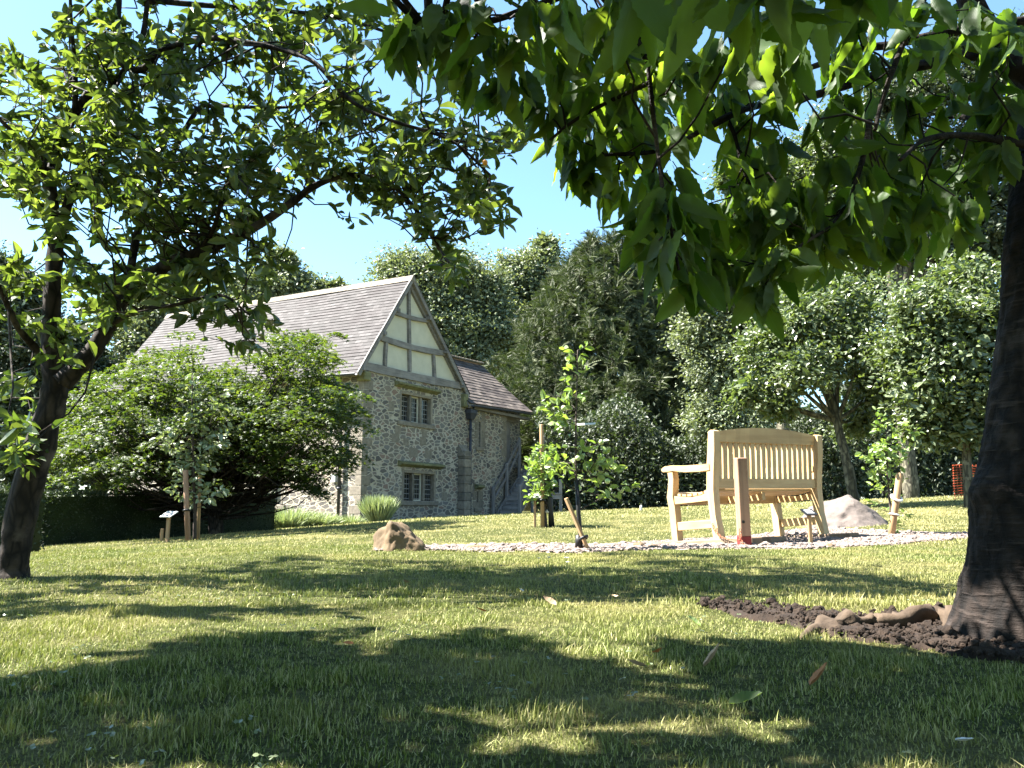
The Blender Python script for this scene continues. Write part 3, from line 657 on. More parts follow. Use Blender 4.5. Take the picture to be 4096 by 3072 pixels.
mb = MB(); mb.hexa([(5.74, -.2, 3.58), (5.94, -.2, 3.58), (5.94, -.01, 3.58), (5.74, -.01, 3.58), (5.64, -.26, 3.78), (6.04, -.26, 3.78), (6.04, -.01, 3.78), (5.64, -.01, 3.78)]); mb.box((5.62, -.28, 3.78), (6.06, -.01, 3.95), .015); mb.build('hopper', M['lead'], house)

# ------------------------------------------------------------------ wooden stair up to the wing door
st = empty('wooden_stair', (C0[0], C0[1], 0), R(59.83), 'weathered wooden outside stair with rails rising along the wing of the stone house', 'stairs')
for i in range(11):
    z = .12 + i * .175; u = 7.62 + i * .20
    m2 = MB(); m2.box((u, -1.06, z - .04), (u + .27, -.18, z), .006); m2.box((u + .02, -1.04, z - .16), (u + .045, -.2, z - .041)); m2.build('step', M['step'], st)
mb = MB()
for v_ in (-.16, -1.10): mb.beam((7.5, v_, -.06), (9.85, v_, 1.96), .04, .16, (0, 0, 1))
mb.build('stringer', M['oak'], st)
posts_ = [(7.43, -.13, -.2, 1.12), (7.68, -1.16, -.2, 1.18), (8.45, -.13, .3, 2.06), (8.67, -1.16, 0, 2.2), (9.45, -.13, 1.0, 3.16), (9.62, -1.16, 0, 3.2)]
for u, v_, z0, z1 in posts_:
    m2 = MB(); m2.box((u - .065, v_ - .06, z0), (u + .065, v_ + .06, z1), .02); m2.tube([(u, v_, z1 - .01), (u, v_, z1 + .03), (u, v_, z1 + .05)], [.06, .05, .02], 8); m2.build('post', M['oakz'], st)
for (a, b) in ((0, 2), (2, 4), (1, 3), (3, 5)):
    A_, B_ = posts_[a], posts_[b]
    for dz in (.1, .5):
        m2 = MB(); m2.beam((A_[0], A_[1], A_[3] - dz), (B_[0], B_[1], B_[3] - dz), .05, .09); m2.build('rail', M['oak'], st)
mb = MB(); mb.box((9.82, -1.1, 1.98), (10.9, .3, 2.06)); mb.build('landing', M['oak'], st)
for v_, u in ((-1.1, 10.85), (-.1, 10.85)):
    m2 = MB(); m2.box((u - .06, v_ - .06, -.2), (u + .06, v_ + .06, 3.05), .01); m2.build('post', M['oakz'], st)
m2 = MB(); m2.beam((9.62, -1.16, 3.05), (10.85, -1.1, 3.0), .05, .09); m2.beam((9.62, -1.16, 2.6), (10.85, -1.1, 2.55), .05, .09); m2.build('rail', M['oak'], st)
# low timber rail right of the stair
pa = at(2172, 2048, 25.5); pb = at(2243, 2046, 25.5); rb = empty('timber_rail', (pa[0], pa[1], 0), 0, 'low dark timber rail on posts beside the foot of the wooden stair', 'rail')
Lr = pb[0] - pa[0]
for x in (0, Lr):
    m2 = MB(); m2.box((x - .05, -.05, -.1), (x + .05, .05, 1.25 if x else .75), .01); m2.build('post', M['oakz'], rb)
m2 = MB(); m2.box((-.2, -.07, .62), (Lr + .02, -.052, .78), .004); m2.box((-.2, -.1, .785), (Lr + .02, .1, .82), .004); m2.build('rail', M['oak'], rb)

# ================================================================== BENCH
P_rl = at(2872, 2155, 6.9); P_rr = at(3289, 2136, 7.57); 
ex = Vector(P_rr - P_rl); W_ = ex.length; ex.normalize(); P_fl = at(2700, 2164, 7.35); ey = Vector(P_fl - P_rl); ey = (ey - ex * ey.dot(ex)).normalized(); ez = ex.cross(ey)
bench = empty('bench', P_rl, 0, 'pale new wooden garden bench seen from behind, slatted back and curved top rail', 'bench')
bench.rotation_euler = Matrix((ex, ey, ez)).transposed().to_euler()
BW = W_
def rear_leg(x0, x1):
    pf = [(-.055, 0), (.02, 0), (.035, .2), (.045, .42), (.02, .6), (-.02, .8), (-.045, .925), (-.075, .935), (-.115, .92), (-.095, .75), (-.055, .55), (-.035, .42), (-.03, .2)]
    m2 = MB(); m2.prism(pf, 0, x0, x1); return m2
rear_leg(-.035, .035).build('leg', M['benchz'], bench); rear_leg(BW - .035, BW + .035).build('leg', M['benchz'], bench)
def front_leg(x0, x1):
    pf = [(.475, 0), (.55, 0), (.555, .3), (.57, .40), (.545, .48), (.525, .56), (.53, .628), (.465, .628), (.46, .56), (.475, .48), (.49, .40), (.475, .3)]
    m2 = MB(); m2.prism(pf, 0, x0, x1); return m2
front_leg(-.035, .035).build('leg', M['benchz'], bench); front_leg(BW - .035, BW + .035).build('leg', M['benchz'], bench)
ybk = lambda z: .028 - .09 * max(0, z - .45) ** 1.0 * 1.05
n = 22; top = []; 
mb = MB(); X_ = np.linspace(.036, BW - .036, n + 1)
for i in range(n):
    xa, xb = X_[i], X_[i + 1]; f_ = lambda x: .915 + .058 * math.sin(math.pi * (x / BW)) ** .8
    yb, yt = -.040, -.062
    mb.hexa([(xa, yb - .022, .835), (xb, yb - .022, .835), (xb, yb + .022, .835), (xa, yb + .022, .835), (xa, yt - .022, f_(xa)), (xb, yt - .022, f_(xb)), (xb, yt + .022, f_(xb)), (xa, yt + .022, f_(xa))])
mb.build('top_rail', M['bench'], bench)
mb = MB(); mb.hexa([(.036, -.022, .43), (BW - .036, -.022, .43), (BW - .036, .026, .43), (.036, .026, .43), (.036, -.03, .515), (BW - .036, -.03, .515), (BW - .036, .018, .515), (.036, .018, .515)]); mb.build('back_rail', M['bench'], bench)
ns = 18; pitch = (BW - .07) / (ns + .35)
for k in range(ns):
    x = .036 + pitch * (k + .32); m2 = MB(); wd = pitch * .63
    m2.hexa([(x, -.012, .512), (x + wd, -.012, .512), (x + wd, .008, .512), (x, .008, .512), (x, -.048, .838), (x + wd, -.048, .838), (x + wd, -.028, .838), (x, -.028, .838)]); m2.build('back_slat', M['benchz'], bench)
for x0 in (-.03, BW - .03):
    m2 = MB(); xs0, xs1 = (x0 - .01, x0 + .07)
    pf = [(-.02, .64), (.1, .645), (.3, .66), (.46, .68), (.56, .68), (.60, .665), (.605, .645), (.585, .63), (.45, .628), (.3, .60), (.1, .585), (-.02, .585)]
    m2.prism([(p[0], p[1] + .005) for p in pf], 0, x0 - .012, x0 + .072); m2.build('armrest', M['benchy'], bench)
    m2 = MB(); sx = x0 + .005 if x0 < .5 else x0 + .02
    pf = [(.03, .33), (.48, .33), (.48, .405), (.4, .39), (.25, .375), (.12, .385), (.03, .41)]; m2.prism(pf, 0, sx, sx + .035); m2.build('seat_rail', M['benchy'], bench)
    m2 = MB(); m2.box((sx + .002, .02, .09), (sx + .032, .485, .165), .004); m2.build('stretcher', M['benchy'], bench)
m2 = MB(); pf = [(.05, .33), (.47, .33), (.47, .40), (.4, .388), (.25, .373), (.12, .383), (.05, .405)]; m2.prism(pf, 0, BW / 2 - .02, BW / 2 + .02); m2.build('seat_rail', M['benchy'], bench)
m2 = MB(); m2.box((.036, .49, .325), (BW - .036, .522, .405), .004); m2.build('front_rail', M['bench'], bench)
m2 = MB(); m2.box((.036, .030, .408), (BW - .036, .052, .432), .004); m2.build('rear_rail', M['bench'], bench)
sz = lambda y: .40 + .03 * ((y - .27) / .25) ** 2 - .012
for k in range(7):
    y = .065 + k * .071; a_ = math.atan(.03 * 2 * (y + .025 - .27) / .0625); m2 = MB(); c_ = sz(y + .025)
    m2.hexa([(-.0, y, c_ - .025 * math.tan(a_)), (BW, y, c_ - .025 * math.tan(a_)), (BW, y + .05, c_ + .025 * math.tan(a_)), (0, y + .05, c_ + .025 * math.tan(a_)), (0, y, c_ + .02 - .025 * math.tan(a_)), (BW, y, c_ + .02 - .025 * math.tan(a_)), (BW, y + .05, c_ + .02 + .025 * math.tan(a_)), (0, y + .05, c_ + .02 + .025 * math.tan(a_))])
    m2.build('seat_slat', M['bench'], bench)
Mb = Matrix.LocRotScale(Vector(P_rl), bench.rotation_euler, None)
def sleeper(x, y0, y1, wd, th, label, tilt=0):
    o = MB().box((-wd / 2, 0, -th), (wd / 2, y1 - y0, -.002), .008).build('sleeper', M['sleeper']); o.location = Mb @ Vector((x, y0, 0)); o.rotation_euler = (Mb.to_3x3() @ Matrix.Rotation(tilt, 3, 'Z')).to_euler()
    return tag(o, label, 'sleeper', 'timber sleepers under the bench')
sleeper(0, -.44, 1.25, .13, .075, 'brown timber sleeper under the armrest end of the bench, running into the gravel', 0)
sleeper(BW, -.35, .95, .14, .085, 'dark timber sleeper under the far end of the bench, beside the small black plaque')
sleeper(.42, -.12, .25, .13, .07, 'short timber block lying on the gravel just behind the brown post', -1.2)
# post with chain
pp_ = at(2978, 2186, 6.45); tp_ = at(2960, 1831, 6.40); post = empty('bollard_post', pp_, 0, 'brown square wooden post with a red painted foot and a rusty chain, behind the bench', 'post')
dv = Vector(tp_ - pp_); post.rotation_euler = (dv.to_track_quat('Z', 'Y').to_matrix() @ Matrix.Rotation(R(28), 3, 'Z')).to_euler(); Lp = dv.length
mb = MB(); mb.box((-.043, -.043, .085), (.043, .043, Lp), .005); mb.build('shaft', M['postwood'], post)
mb = MB(); mb.box((-.044, -.044, -.06), (.044, .044, .085), .005); mb.build('painted_foot', M['red'], post)
mb = MB(); mb.tube([(-.02, -.050, .20), (-.02, -.03, .20)], .012, 10); mb.build('bolt_hole', M['black'], post)
def chain(pts, name_label, link=.028, r=.0035):
    path = smoothpath(pts, 12); L = np.concatenate([[0], np.cumsum(np.linalg.norm(np.diff(path, axis=0), axis=1))]); n = int(L[-1] / (link * .72)); mb = MB()
    for i in range(n):
        c = np.array([np.interp((i + .5) / n * L[-1], L, path[:, k]) for k in range(3)]); c2 = np.array([np.interp((i + .7) / n * L[-1], L, path[:, k]) for k in range(3)])
        d = (c2 - c) / np.linalg.norm(c2 - c); a = np.array([0, 0, 1.]) if i % 2 else np.array([.7, -.7, .1]); y = np.cross(d, a); y /= np.linalg.norm(y); y = y if i % 2 else np.cross(d, y)
        th = np.linspace(0, 2 * math.pi, 9); mb.tube([c + d * math.cos(t) * link * .5 + y * math.sin(t) * link * .3 for t in th], r, 5, cap=False)
    return tag(mb.build('chain', M['rust'], None, True), name_label, 'chain')
chain([at(2850, 2095, 6.86), at(2862, 2125, 6.82), at(2890, 2150, 6.74), at(2935, 2158, 6.6), at(2962, 2160, 6.42)], 'rusty chain drooping from the bench stretcher to the foot of the brown post')
chain([at(2960, 2115, 6.36), at(2962, 2140, 6.35), at(2966, 2165, 6.34), at(2985, 2186, 6.3)], 'short rusty chain hanging down the face of the brown post')

# ================================================================== SIGNS, STAKES
def plaque(px, py, Yd, h, wd, dp_, mat, textm, label, group=None, rz=0, lean=0, tiltx=R(35), roll=0, postw=.022, cat='plaque'):
    b = gp(px, py) if Yd is None else at(px, py, Yd); o = empty('plaque', b, rz, label, cat, group)
    m2 = MB(); m2.box((-postw, -postw * .6, -.08), (postw, postw * .6, h), .003); m2.build('post', M['stakewood'], o)
    pl = MB(); Rx = Matrix.Rotation(tiltx, 3, 'X') @ Matrix.Rotation(roll, 3, 'Y')
    c8 = lambda x0, y0, z0, x1, y1, z1: [tuple(Rx @ Vector(p) + Vector((0, 0, h + .012))) for p in ((x0, y0, z0), (x1, y0, z0), (x1, y1, z0), (x0, y1, z0), (x0, y0, z1), (x1, y0, z1), (x1, y1, z1), (x0, y1, z1))]
    pl.hexa(c8(-wd / 2, -dp_ / 2, -.006, wd / 2, dp_ / 2, .006)); p = pl.build('plate', mat, o)
    tx = MB()
    for k in range(4):
        y = dp_ * (.26 - .17 * k); x = -wd * .34
        for j in range(5):
            l = wd * rng.uniform(.07, .15)
            if x + l < wd * .36: tx.hexa(c8(x, y - dp_ * .035, .0065, x + l, y + dp_ * .035, .0075))
            x += l + wd * .03
    tx.build('lettering', textm, p); return o
pb_ = at(3240, 2176, 6.75)
plaque(3243, 2180, 6.62, .255, .115, .085, M['plate'], M['wtext'], 'small black plaque on a short wooden peg behind the far leg of the bench', rz=R(22), tiltx=R(32), postw=.017)
plaque(668, 2168, None, .36, .21, .15, M['white'], M['text'], 'white tilted plaque on a wooden post left of the silvery sapling', rz=R(-28), tiltx=R(30), postw=.026)
b = gp(662, 2163); mb = MB(); mb.box((-.02, -.02, -.05), (.02, .02, .17), .004); o = mb.build('peg', M['stakewood']); o.location = b + np.array([-.03, -.06, 0]); tag(o, 'short pale wooden peg at the foot of the white plaque', 'peg')
plaque(905, 2132, None, .42, .20, .16, M['plate'], M['wtext'], 'dark plaque on a thin post in the shade against the black hedge', rz=R(10), tiltx=R(40), postw=.014)
plaque(2140, 2110, None, .42, .17, .12, M['white'], M['text'], 'white plaque on a pale post beside the small leafy sapling near the stair', rz=R(5), tiltx=R(22), postw=.017)

def stake(px0, py0, px1, py1, Yd, wd, th, label, round_=False, mat='stakewood', dY=0, tie=None, tmat='black', twist=0, group=None):
    a = gp(px0, py0) if Yd is None else at(px0, py0, Yd); b = at(px1, py1, a[1] + dY); o = empty('stake', a, 0, label, 'stake', group); d = Vector(b - a); L = d.length
    o.rotation_euler = (d.to_track_quat('Z', 'Y').to_matrix() @ Matrix.Rotation(twist, 3, 'Z')).to_euler()
    m2 = MB()
    if round_: m2.tube([(0, 0, -.1), (0, 0, L * .5), (0, 0, L - .01), (0, 0, L)], [wd / 2, wd / 2, wd / 2, wd / 2 * .9], 12)
    else: m2.box((-wd / 2, -th / 2, -.1), (wd / 2, th / 2, L), .004)
    m2.build('shaft', M[mat], o, round_)
    for t in (tie or []):
        m2 = MB(); ll = L * t[0]; V = [( (wd / 2 + .006) * math.cos(a_) * t[2], (wd / 2 + .006) * math.sin(a_) * t[2], ll + t[3] * math.cos(a_)) for a_ in np.linspace(0, 2 * math.pi, 17)]; m2.tube(V, t[1], 6, cap=False); m2.build('tie', M[tmat], o, True)
    return o
stake(2352, 2200, 2264, 1992, None, .05, .022, 'leaning flat wooden stake crossing the stem of the middle sapling', tie=[(.22, .012, 1.1, .01)], twist=R(12))
stake(752, 2163, 742, 1880, None, .075, 0, 'thick round brown stake beside the silvery sapling', True, 'postwood', tie=[(.42, .016, 1.05, .01)])
stake(2170, 2110, 2166, 1698, None, .055, 0, 'tall round stake behind the small leafy sapling near the stair', True, tie=[(.25, .02, 1.15, .02)])
stake(3566, 2140, 3600, 1893, None, .065, 0, 'leaning round stake with a white tie beside the big pinkish boulder', True, tie=[(.60, .013, 1.25, .03), (.33, .009, 1.05, .0)], tmat='white')

# ================================================================== ORANGE NETTING, BOULDERS, HEDGES
nb = at(3820, 2012, 15.5); ne = at(3926, 2012, 15.6); zt = at(3870, 1858, 15.5)[2]
net = empty('barrier_netting', nb, 0, 'orange plastic barrier netting with a white post, in the shade behind the right tree', 'netting')
mb = MB(); W2 = ne[0] - nb[0]; H2 = zt - nb[2]
for k in range(15):
    z = H2 * (k + .5) / 15; mb.tube([(W2 * t, .02 * math.sin(t * 9 + k * .3), z + .02 * math.sin(t * 5)) for t in np.linspace(0, 1, 9)], .006, 4)
for k in range(9):
    x = W2 * (k + .3) / 9; mb.tube([(x, .02 * math.sin(k + t * 4), H2 * t) for t in np.linspace(0, 1, 5)], .006, 4)
mb.build('mesh', M['net'], net)
mb = MB(); mb.box((W2 + .02, -.05, -.1), (W2 + .10, .0, H2 + .02), .01); mb.build('post', M['white'], net)
def boulder(name, loc, sx, sy, sz_, planes, mat, label, seed, rz=0):
    bm = bmesh.new(); bmesh.ops.create_icosphere(bm, subdivisions=5, radius=1)
    for v in bm.verts:
        c = v.co.copy()
        for (n_, d_) in planes:
            nv = Vector(n_).normalized(); e = c.dot(nv) - d_
            if e > 0: c -= nv * e * .88
        c += c.normalized() * (.10 * mn.fractal(c * 1.6 + Vector((seed, 0, 0)), 1, 2, 3) + .035 * mn.fractal(c * 6 + Vector((seed, 3, 0)), .8, 2, 5) - .05 * max(0, mn.noise(c * 3 + Vector((0, seed, 0)))))
        v.co = Vector((c.x * sx, c.y * sy, c.z * sz_))
    m2 = MB(); m2.bm(bm); o = m2.build(name, mat, None, True); o.location = loc; o.rotation_euler = (0, 0, rz); return tag(o, label, 'boulder')
P = gp(1585, 2205); boulder('boulder', (P[0], P[1] + .12, P[2] + .02), .215, .17, .22, [((-.75, -.55, .25), .60), ((.62, -.1, .8), .55), ((.25, -.95, .3), .62), ((-.4, .2, .9), .80), ((1, 0, 0), .85)], M['boulder_a'], 'brown angular boulder on the lawn at the left end of the gravel', 3)
P = at(3400, 2112, 9.6); boulder('boulder', (P[0], P[1], float(g(P[0], P[1])) - .06), .70, .45, .43, [((-.72, -.3, .62), .56), ((.78, -.2, .55), .52), ((0, -.85, .6), .62), ((.1, 0, 1), .93)], M['boulder_b'], 'big pinkish grey pointed boulder on the lawn behind the bench', 11)
P = gp(1910, 2196); boulder('stone', (P[0], P[1], P[2] + .01), .09, .05, .022, [], M['boulder_a'], 'flat pale stone lying at the left end of the gravel', 5)
for i, (px, py, s_, lb) in enumerate([(2560, 2190, .05, 'small brown stone on the gravel between the middle sapling and the bench'), (2620, 2196, .04, 'small pinkish stone on the gravel close to the end of the long timber sleeper'), (3330, 2192, .035, 'small stone on the gravel edge beyond the black plaque')]):
    P = gp(px, py); boulder('stone', (P[0], P[1] + .05, P[2] + .01), s_, s_ * .8, s_ * .6, [], M['boulder_a'], lb, 20 + i)

def hedge(a, b, dep, h, n, label, lsize=.035, seed=0):
    """clipped hedge from a to b (world xy), leaves on a dense twiggy core"""
    a = np.array(a, float); b = np.array(b, float); L = np.linalg.norm(b - a); ang = math.atan2(b[1] - a[1], b[0] - a[0])
    o = empty('hedge', (a[0], a[1], 0), ang, label, 'hedge'); m2 = MB(); k = int(L / .35) + 1; ca, sa = math.cos(ang), math.sin(ang)
    gz = lambda x: float(g(a[0] + ca * x, a[1] + sa * x))
    for i in range(k):
        x0, x1 = L * i / k, L * (i + 1) / k; z0, z1 = gz(x0), gz(x1)
        m2.hexa([(x0, .06, z0 - .3), (x1, .06, z1 - .3), (x1, dep - .06, z1 - .3), (x0, dep - .06, z0 - .3), (x0, .06, z0 + h - .07), (x1, .06, z1 + h - .07), (x1, dep - .06, z1 + h - .07), (x0, dep - .06, z0 + h - .07)])
    m2.build('core', M['leaf_hedge'], o)
    x = rng.uniform(0, L, n); face = rng.random(n); y = np.where(face < .45, rng.normal(.03, .03, n), np.where(face < .9, rng.uniform(0, dep, n), dep)); gzz = g(a[0] + ca * x, a[1] + sa * x)
    z = np.where(face < .45, rng.uniform(-.05, h, n), np.where(face < .9, h + rng.normal(-.02, .025, n), rng.uniform(0, h, n))) + gzz
    ke = rng.random(n) < .12; x = np.where(ke, np.where(rng.random(n) < .5, L, 0) + rng.normal(0, .03, n), x); y = np.where(ke, rng.uniform(0, dep, n), y); z = np.where(ke, rng.uniform(-.05, h, n) + gzz, z)
    put_leaves('foliage', M['leaf_hedge'], o, L_RH, np.stack([x, y, z], 1), rdir(n), rdir(n, .5), lsize * rng.uniform(.6, 1.3, n)); return o
he = at(1104, 2117, 16.0); ua = np.array([math.cos(R(59.83)), math.sin(R(59.83))])
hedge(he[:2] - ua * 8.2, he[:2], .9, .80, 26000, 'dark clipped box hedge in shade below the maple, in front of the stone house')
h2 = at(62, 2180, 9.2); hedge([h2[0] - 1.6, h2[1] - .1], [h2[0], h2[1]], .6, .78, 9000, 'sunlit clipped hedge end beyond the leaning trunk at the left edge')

def tuft(name, loc, n, h, spread, mat, label, cat='shrub', lw=.05, up=1.0):
    """a bush of many thin upright stems"""
    az = rng.uniform(0, 2 * math.pi, n); rr = np.sqrt(rng.random(n)) ; B = np.stack([np.cos(az) * rr * spread * .45, np.sin(az) * rr * spread * .45, 0 * az], 1)
    D = np.stack([np.cos(az) * rr * spread / h, np.sin(az) * rr * spread / h, np.full(n, up)], 1) + rng.normal(0, .16, (n, 3)); V, Fc = inst(np.array([(0, .5, 0), (0, -.5, 0), (.5, .6, .0), (.5, -.6, 0), (1, 0, -.08)]) * np.array([1, lw, 1]), np.array([(0, 1, 3), (0, 3, 2), (2, 3, 4)]), frames(D, rdir(n)), B, h * rng.uniform(.6, 1.1, n))
    o = mk(name, V, Fc, mat); o.location = loc; return tag(o, label, cat)
for i, (px, py, Yd, h, s_, n, lb) in enumerate([(1512, 2088, 22.6, .80, .42, 1300, 'tall bright green lavender bush against the corner of the stone house'), (1160, 2105, 21.5, .65, .9, 1500, 'low grey green bush at the right end of the dark hedge'), (1270, 2100, 21.8, .5, .8, 1300, 'low bushy plant in front of the sunlit stone wall, left of the downpipe'), (1400, 2092, 22.2, .35, .5, 700, 'smallest grey green bush right at the foot of the downpipe')]):
    P = at(px, py, Yd); tuft('lavender_bush', (P[0], P[1], float(g(P[0], P[1])) - .05), n, h, s_, M['leaf_lav'], lb, group='x' if 0 else None) if 0 else tuft('lavender_bush', (P[0], P[1], float(g(P[0], P[1])) - .05), n, h, s_, M['leaf_lav'], lb)
P = at(2565, 2052, 19); mb = MB(); mb.tube([(0, 0, -.1), (0, 0, .10), (0, 0, .13)], [.03, .03, .02], 10); o = mb.build('marker_post', M['white'], None, True); o.location = (P[0], P[1], float(g(P[0], P[1]))); tag(o, 'little pale marker post at the far edge of the lawn under the yew', 'marker')

# ================================================================== BACKGROUND TREES
def lob(px, py, Yd, base, rx, ry=None, rz=None):
    p = at(px, py, Yd); return (p[0] - base[0], p[1] - base[1], p[2] - base[2], rx, ry or rx, rz or rx)
bgk = 1.7
def bt(name, bx, Yd, blobs, ncl, nl, ls, mat, label, zb=0, **kw):
    """blobs: (px, py, radius px, dY)"""
    P = at(bx, 2050, Yd); base = np.array([P[0], P[1], zb]); L = [lob(b[0], b[1], Yd + (b[3] if len(b) > 3 else 0), base, b[2] * Yd / F, b[2] * Yd / F * .9, b[2] * Yd / F * (b[4] if len(b) > 4 else .9)) for b in blobs]
    return far_tree(name, base, L, int(ncl * 1.3), int(nl * bgk), ls, M[mat], label, **kw)
BG = 'trees behind the house and the lawn'
bt('broadleaf_tree', 1750, 48, [(1620, 1120, 130), (1780, 1100, 140), (1900, 1180, 150), (1700, 1260, 170), (1850, 1380, 190), (1960, 1300, 120), (1560, 1200, 90)], 520, 30000, .26, 'leaf_pale', 'pale green broadleaf tree rising right behind the gable peak of the house', group=BG, tr=.4, clump=1.1)
bt('broadleaf_tree', 2120, 52, [(2080, 1120, 130), (2160, 1060, 90), (2185, 1000, 45, 0, 1.6), (2060, 1300, 160), (2250, 1200, 150), (2100, 1480, 170)], 380, 20000, .28, 'leaf_pale', 'spiky topped pale tree between the gable and the yew', group=BG, tr=.4, clump=1.0)
bt('broadleaf_tree', 1150, 50, [(1050, 1180, 130), (1180, 1150, 90), (1130, 1050, 70), (1260, 1170, 60), (1340, 1160, 45), (950, 1230, 150)], 330, 17000, .27, 'leaf_pale', 'pale tree showing above the left part of the house roof', group=BG, tr=.4, clump=.9)
bt('broadleaf_tree', 700, 50, [(640, 1180, 150), (760, 1260, 140), (520, 1250, 150), (620, 1400, 220)], 300, 14000, .28, 'leaf_pale', 'hazy pale tree seen through the apple branches left of the house roof', group=BG, tr=.4, clump=1.0)
bt('broadleaf_tree', 60, 44, [(0, 1130, 150), (90, 1200, 150), (-80, 1350, 200), (160, 1380, 190), (30, 1600, 250), (230, 1560, 150), (60, 1830, 240)], 420, 26000, .25, 'leaf_dark', 'dark tree at the far left, behind the leaning apple trunk', group=BG, tr=.4, clump=1.0)
bt('broadleaf_tree', 380, 46, [(330, 1450, 130), (420, 1600, 170), (280, 1750, 170), (480, 1800, 170)], 260, 14000, .25, 'leaf_dark', 'low dark tree between the leaning trunk and the end of the house', group=BG, tr=.35, clump=1.0)
# right hand side
bt('broadleaf_tree', 2900, 30, [(2840, 1330, 110), (2920, 1180, 110), (2900, 1480, 150), (3020, 1350, 150), (2760, 1150, 90), (2790, 1330, 100), (2980, 1650, 150), (2840, 1680, 100), (3080, 1550, 120)], 420, 26000, .16, 'leaf_pale', 'grey green tree just right of the yew, behind the bench', group=BG, tr=.25, clump=.7)
bt('broadleaf_tree', 3150, 27, [(2960, 850, 100), (2930, 720, 70), (3080, 900, 140), (3200, 800, 150), (3400, 520, 140), (3280, 640, 120), (3150, 1050, 170), (3010, 1060, 130), (3300, 980, 170), (3400, 820, 160), (3100, 700, 90)], 520, 30000, .15, 'leaf_orchard', 'tall leafy tree whose top meets the sky right of the gap', group=BG, tr=.25, clump=.7)
bt('broadleaf_tree', 3350, 33, [(3050, 700, 150), (3300, 680, 190), (3500, 780, 200), (3200, 900, 200), (3450, 1000, 220), (3050, 1000, 150), (3620, 1150, 200), (3300, 1250, 220)], 420, 20000, .2, 'leaf_dark', 'tall dark tree closing the gap behind the bench and the bent orchard tree', group=BG, tr=.3, clump=.8)
bt('broadleaf_tree', 3650, 25, [(3600, 700, 190), (3800, 620, 170), (3950, 780, 180), (3700, 950, 200), (3950, 1000, 170), (3500, 600, 110), (4100, 600, 150), (4200, 850, 180), (3700, 380, 170), (3950, 330, 190), (3550, 400, 110), (4150, 200, 150), (3850, 180, 100)], 520, 28000, .15, 'leaf_dark', 'tall dark tree standing deep in the upper right, behind the cherry leaves', group=BG, tr=.25, clump=.7)

# the orchard tree behind the bench with its leaning trunk
b = at(3412, 1990, 14.0); base = np.array([b[0], b[1], float(g(b[0], b[1])) ])
tk = [np.array(at(px, py, 14.0 + dy)) - base for px, py, dy in ((3418, 2005, 0), (3400, 1910, 0), (3375, 1800, .05), (3350, 1700, .1), (3325, 1600, .1), (3290, 1500, .2), (3240, 1400, .2), (3200, 1250, .3))]
L = [lob(px, py, 14.0 + dy, base, r * 14 / F, r * 16 / F, r * 12 / F) for px, py, r, dy in ((3180, 1280, 170, 0), (3050, 1400, 130, .3), (3350, 1250, 200, .3), (3200, 1480, 140, -.3), (3450, 1400, 160, 0), (3000, 1560, 90, .2), (3120, 1620, 80, .2), (3500, 1550, 140, .3), (3420, 1680, 90, .8), (3260, 1180, 160, .6))]
far_tree('orchard_tree', base, L, 420, 19000, .085, M['leaf_orchard'], 'orchard tree with a bent grey trunk, behind the pinkish boulder', trunk=tk, tr=.095, clump=.42, T=MED)
b = at(3800, 2005, 12.5); base = np.array([b[0] + .3, b[1], float(g(b[0], b[1]))])
L = [lob(px, py, 12.3 + dy, base, r * 12.5 / F, r * 13.5 / F, r * 12 / F) for px, py, r, dy in ((3700, 1250, 150, 0), (3850, 1150, 150, .4), (3960, 1300, 150, 0), (3800, 1400, 160, 0), (3620, 1400, 120, .2), (3700, 1560, 130, 0), (3880, 1550, 150, .2), (4020, 1500, 120, 0), (3820, 1700, 100, .2), (3680, 1700, 80, .3), (3950, 1720, 90, .1), (4150, 1350, 160, 0), (4150, 1600, 140, 0))]
far_tree('orchard_tree', base, L, 560, 24000, .09, M['leaf_orchard'], 'spreading orchard tree with pale shiny leaves at the right, above the orange netting', tr=.09, clump=.38, T=MED)
# dark wood far behind everything
def mass(name, x0, x1, y, h, n, ls, mat, label):
    x = rng.uniform(x0, x1, n); z = rng.random(n) ** .8 * (h * (1 + .25 * np.sin(x * .5) + .15 * np.sin(x * 1.7))); yy = y + rng.normal(0, 1, n)
    P = np.stack([x, yy, g(x, yy) + z - .2], 1); o = put_leaves(name, M[mat], None, L_RH, P, rdir(n), rdir(n, .4), ls * rng.uniform(.6, 1.4, n)); return tag(o, label, 'undergrowth', kind='stuff')
mass('undergrowth', 1, 34, 33, 3.6, 110000, .17, 'leaf_dark', 'dark undergrowth below the trees behind the lawn')
mass('far_wood', -75, 75, 62, 8, 42000, .8, 'leaf_dark', 'far wood closing the view behind the trees')

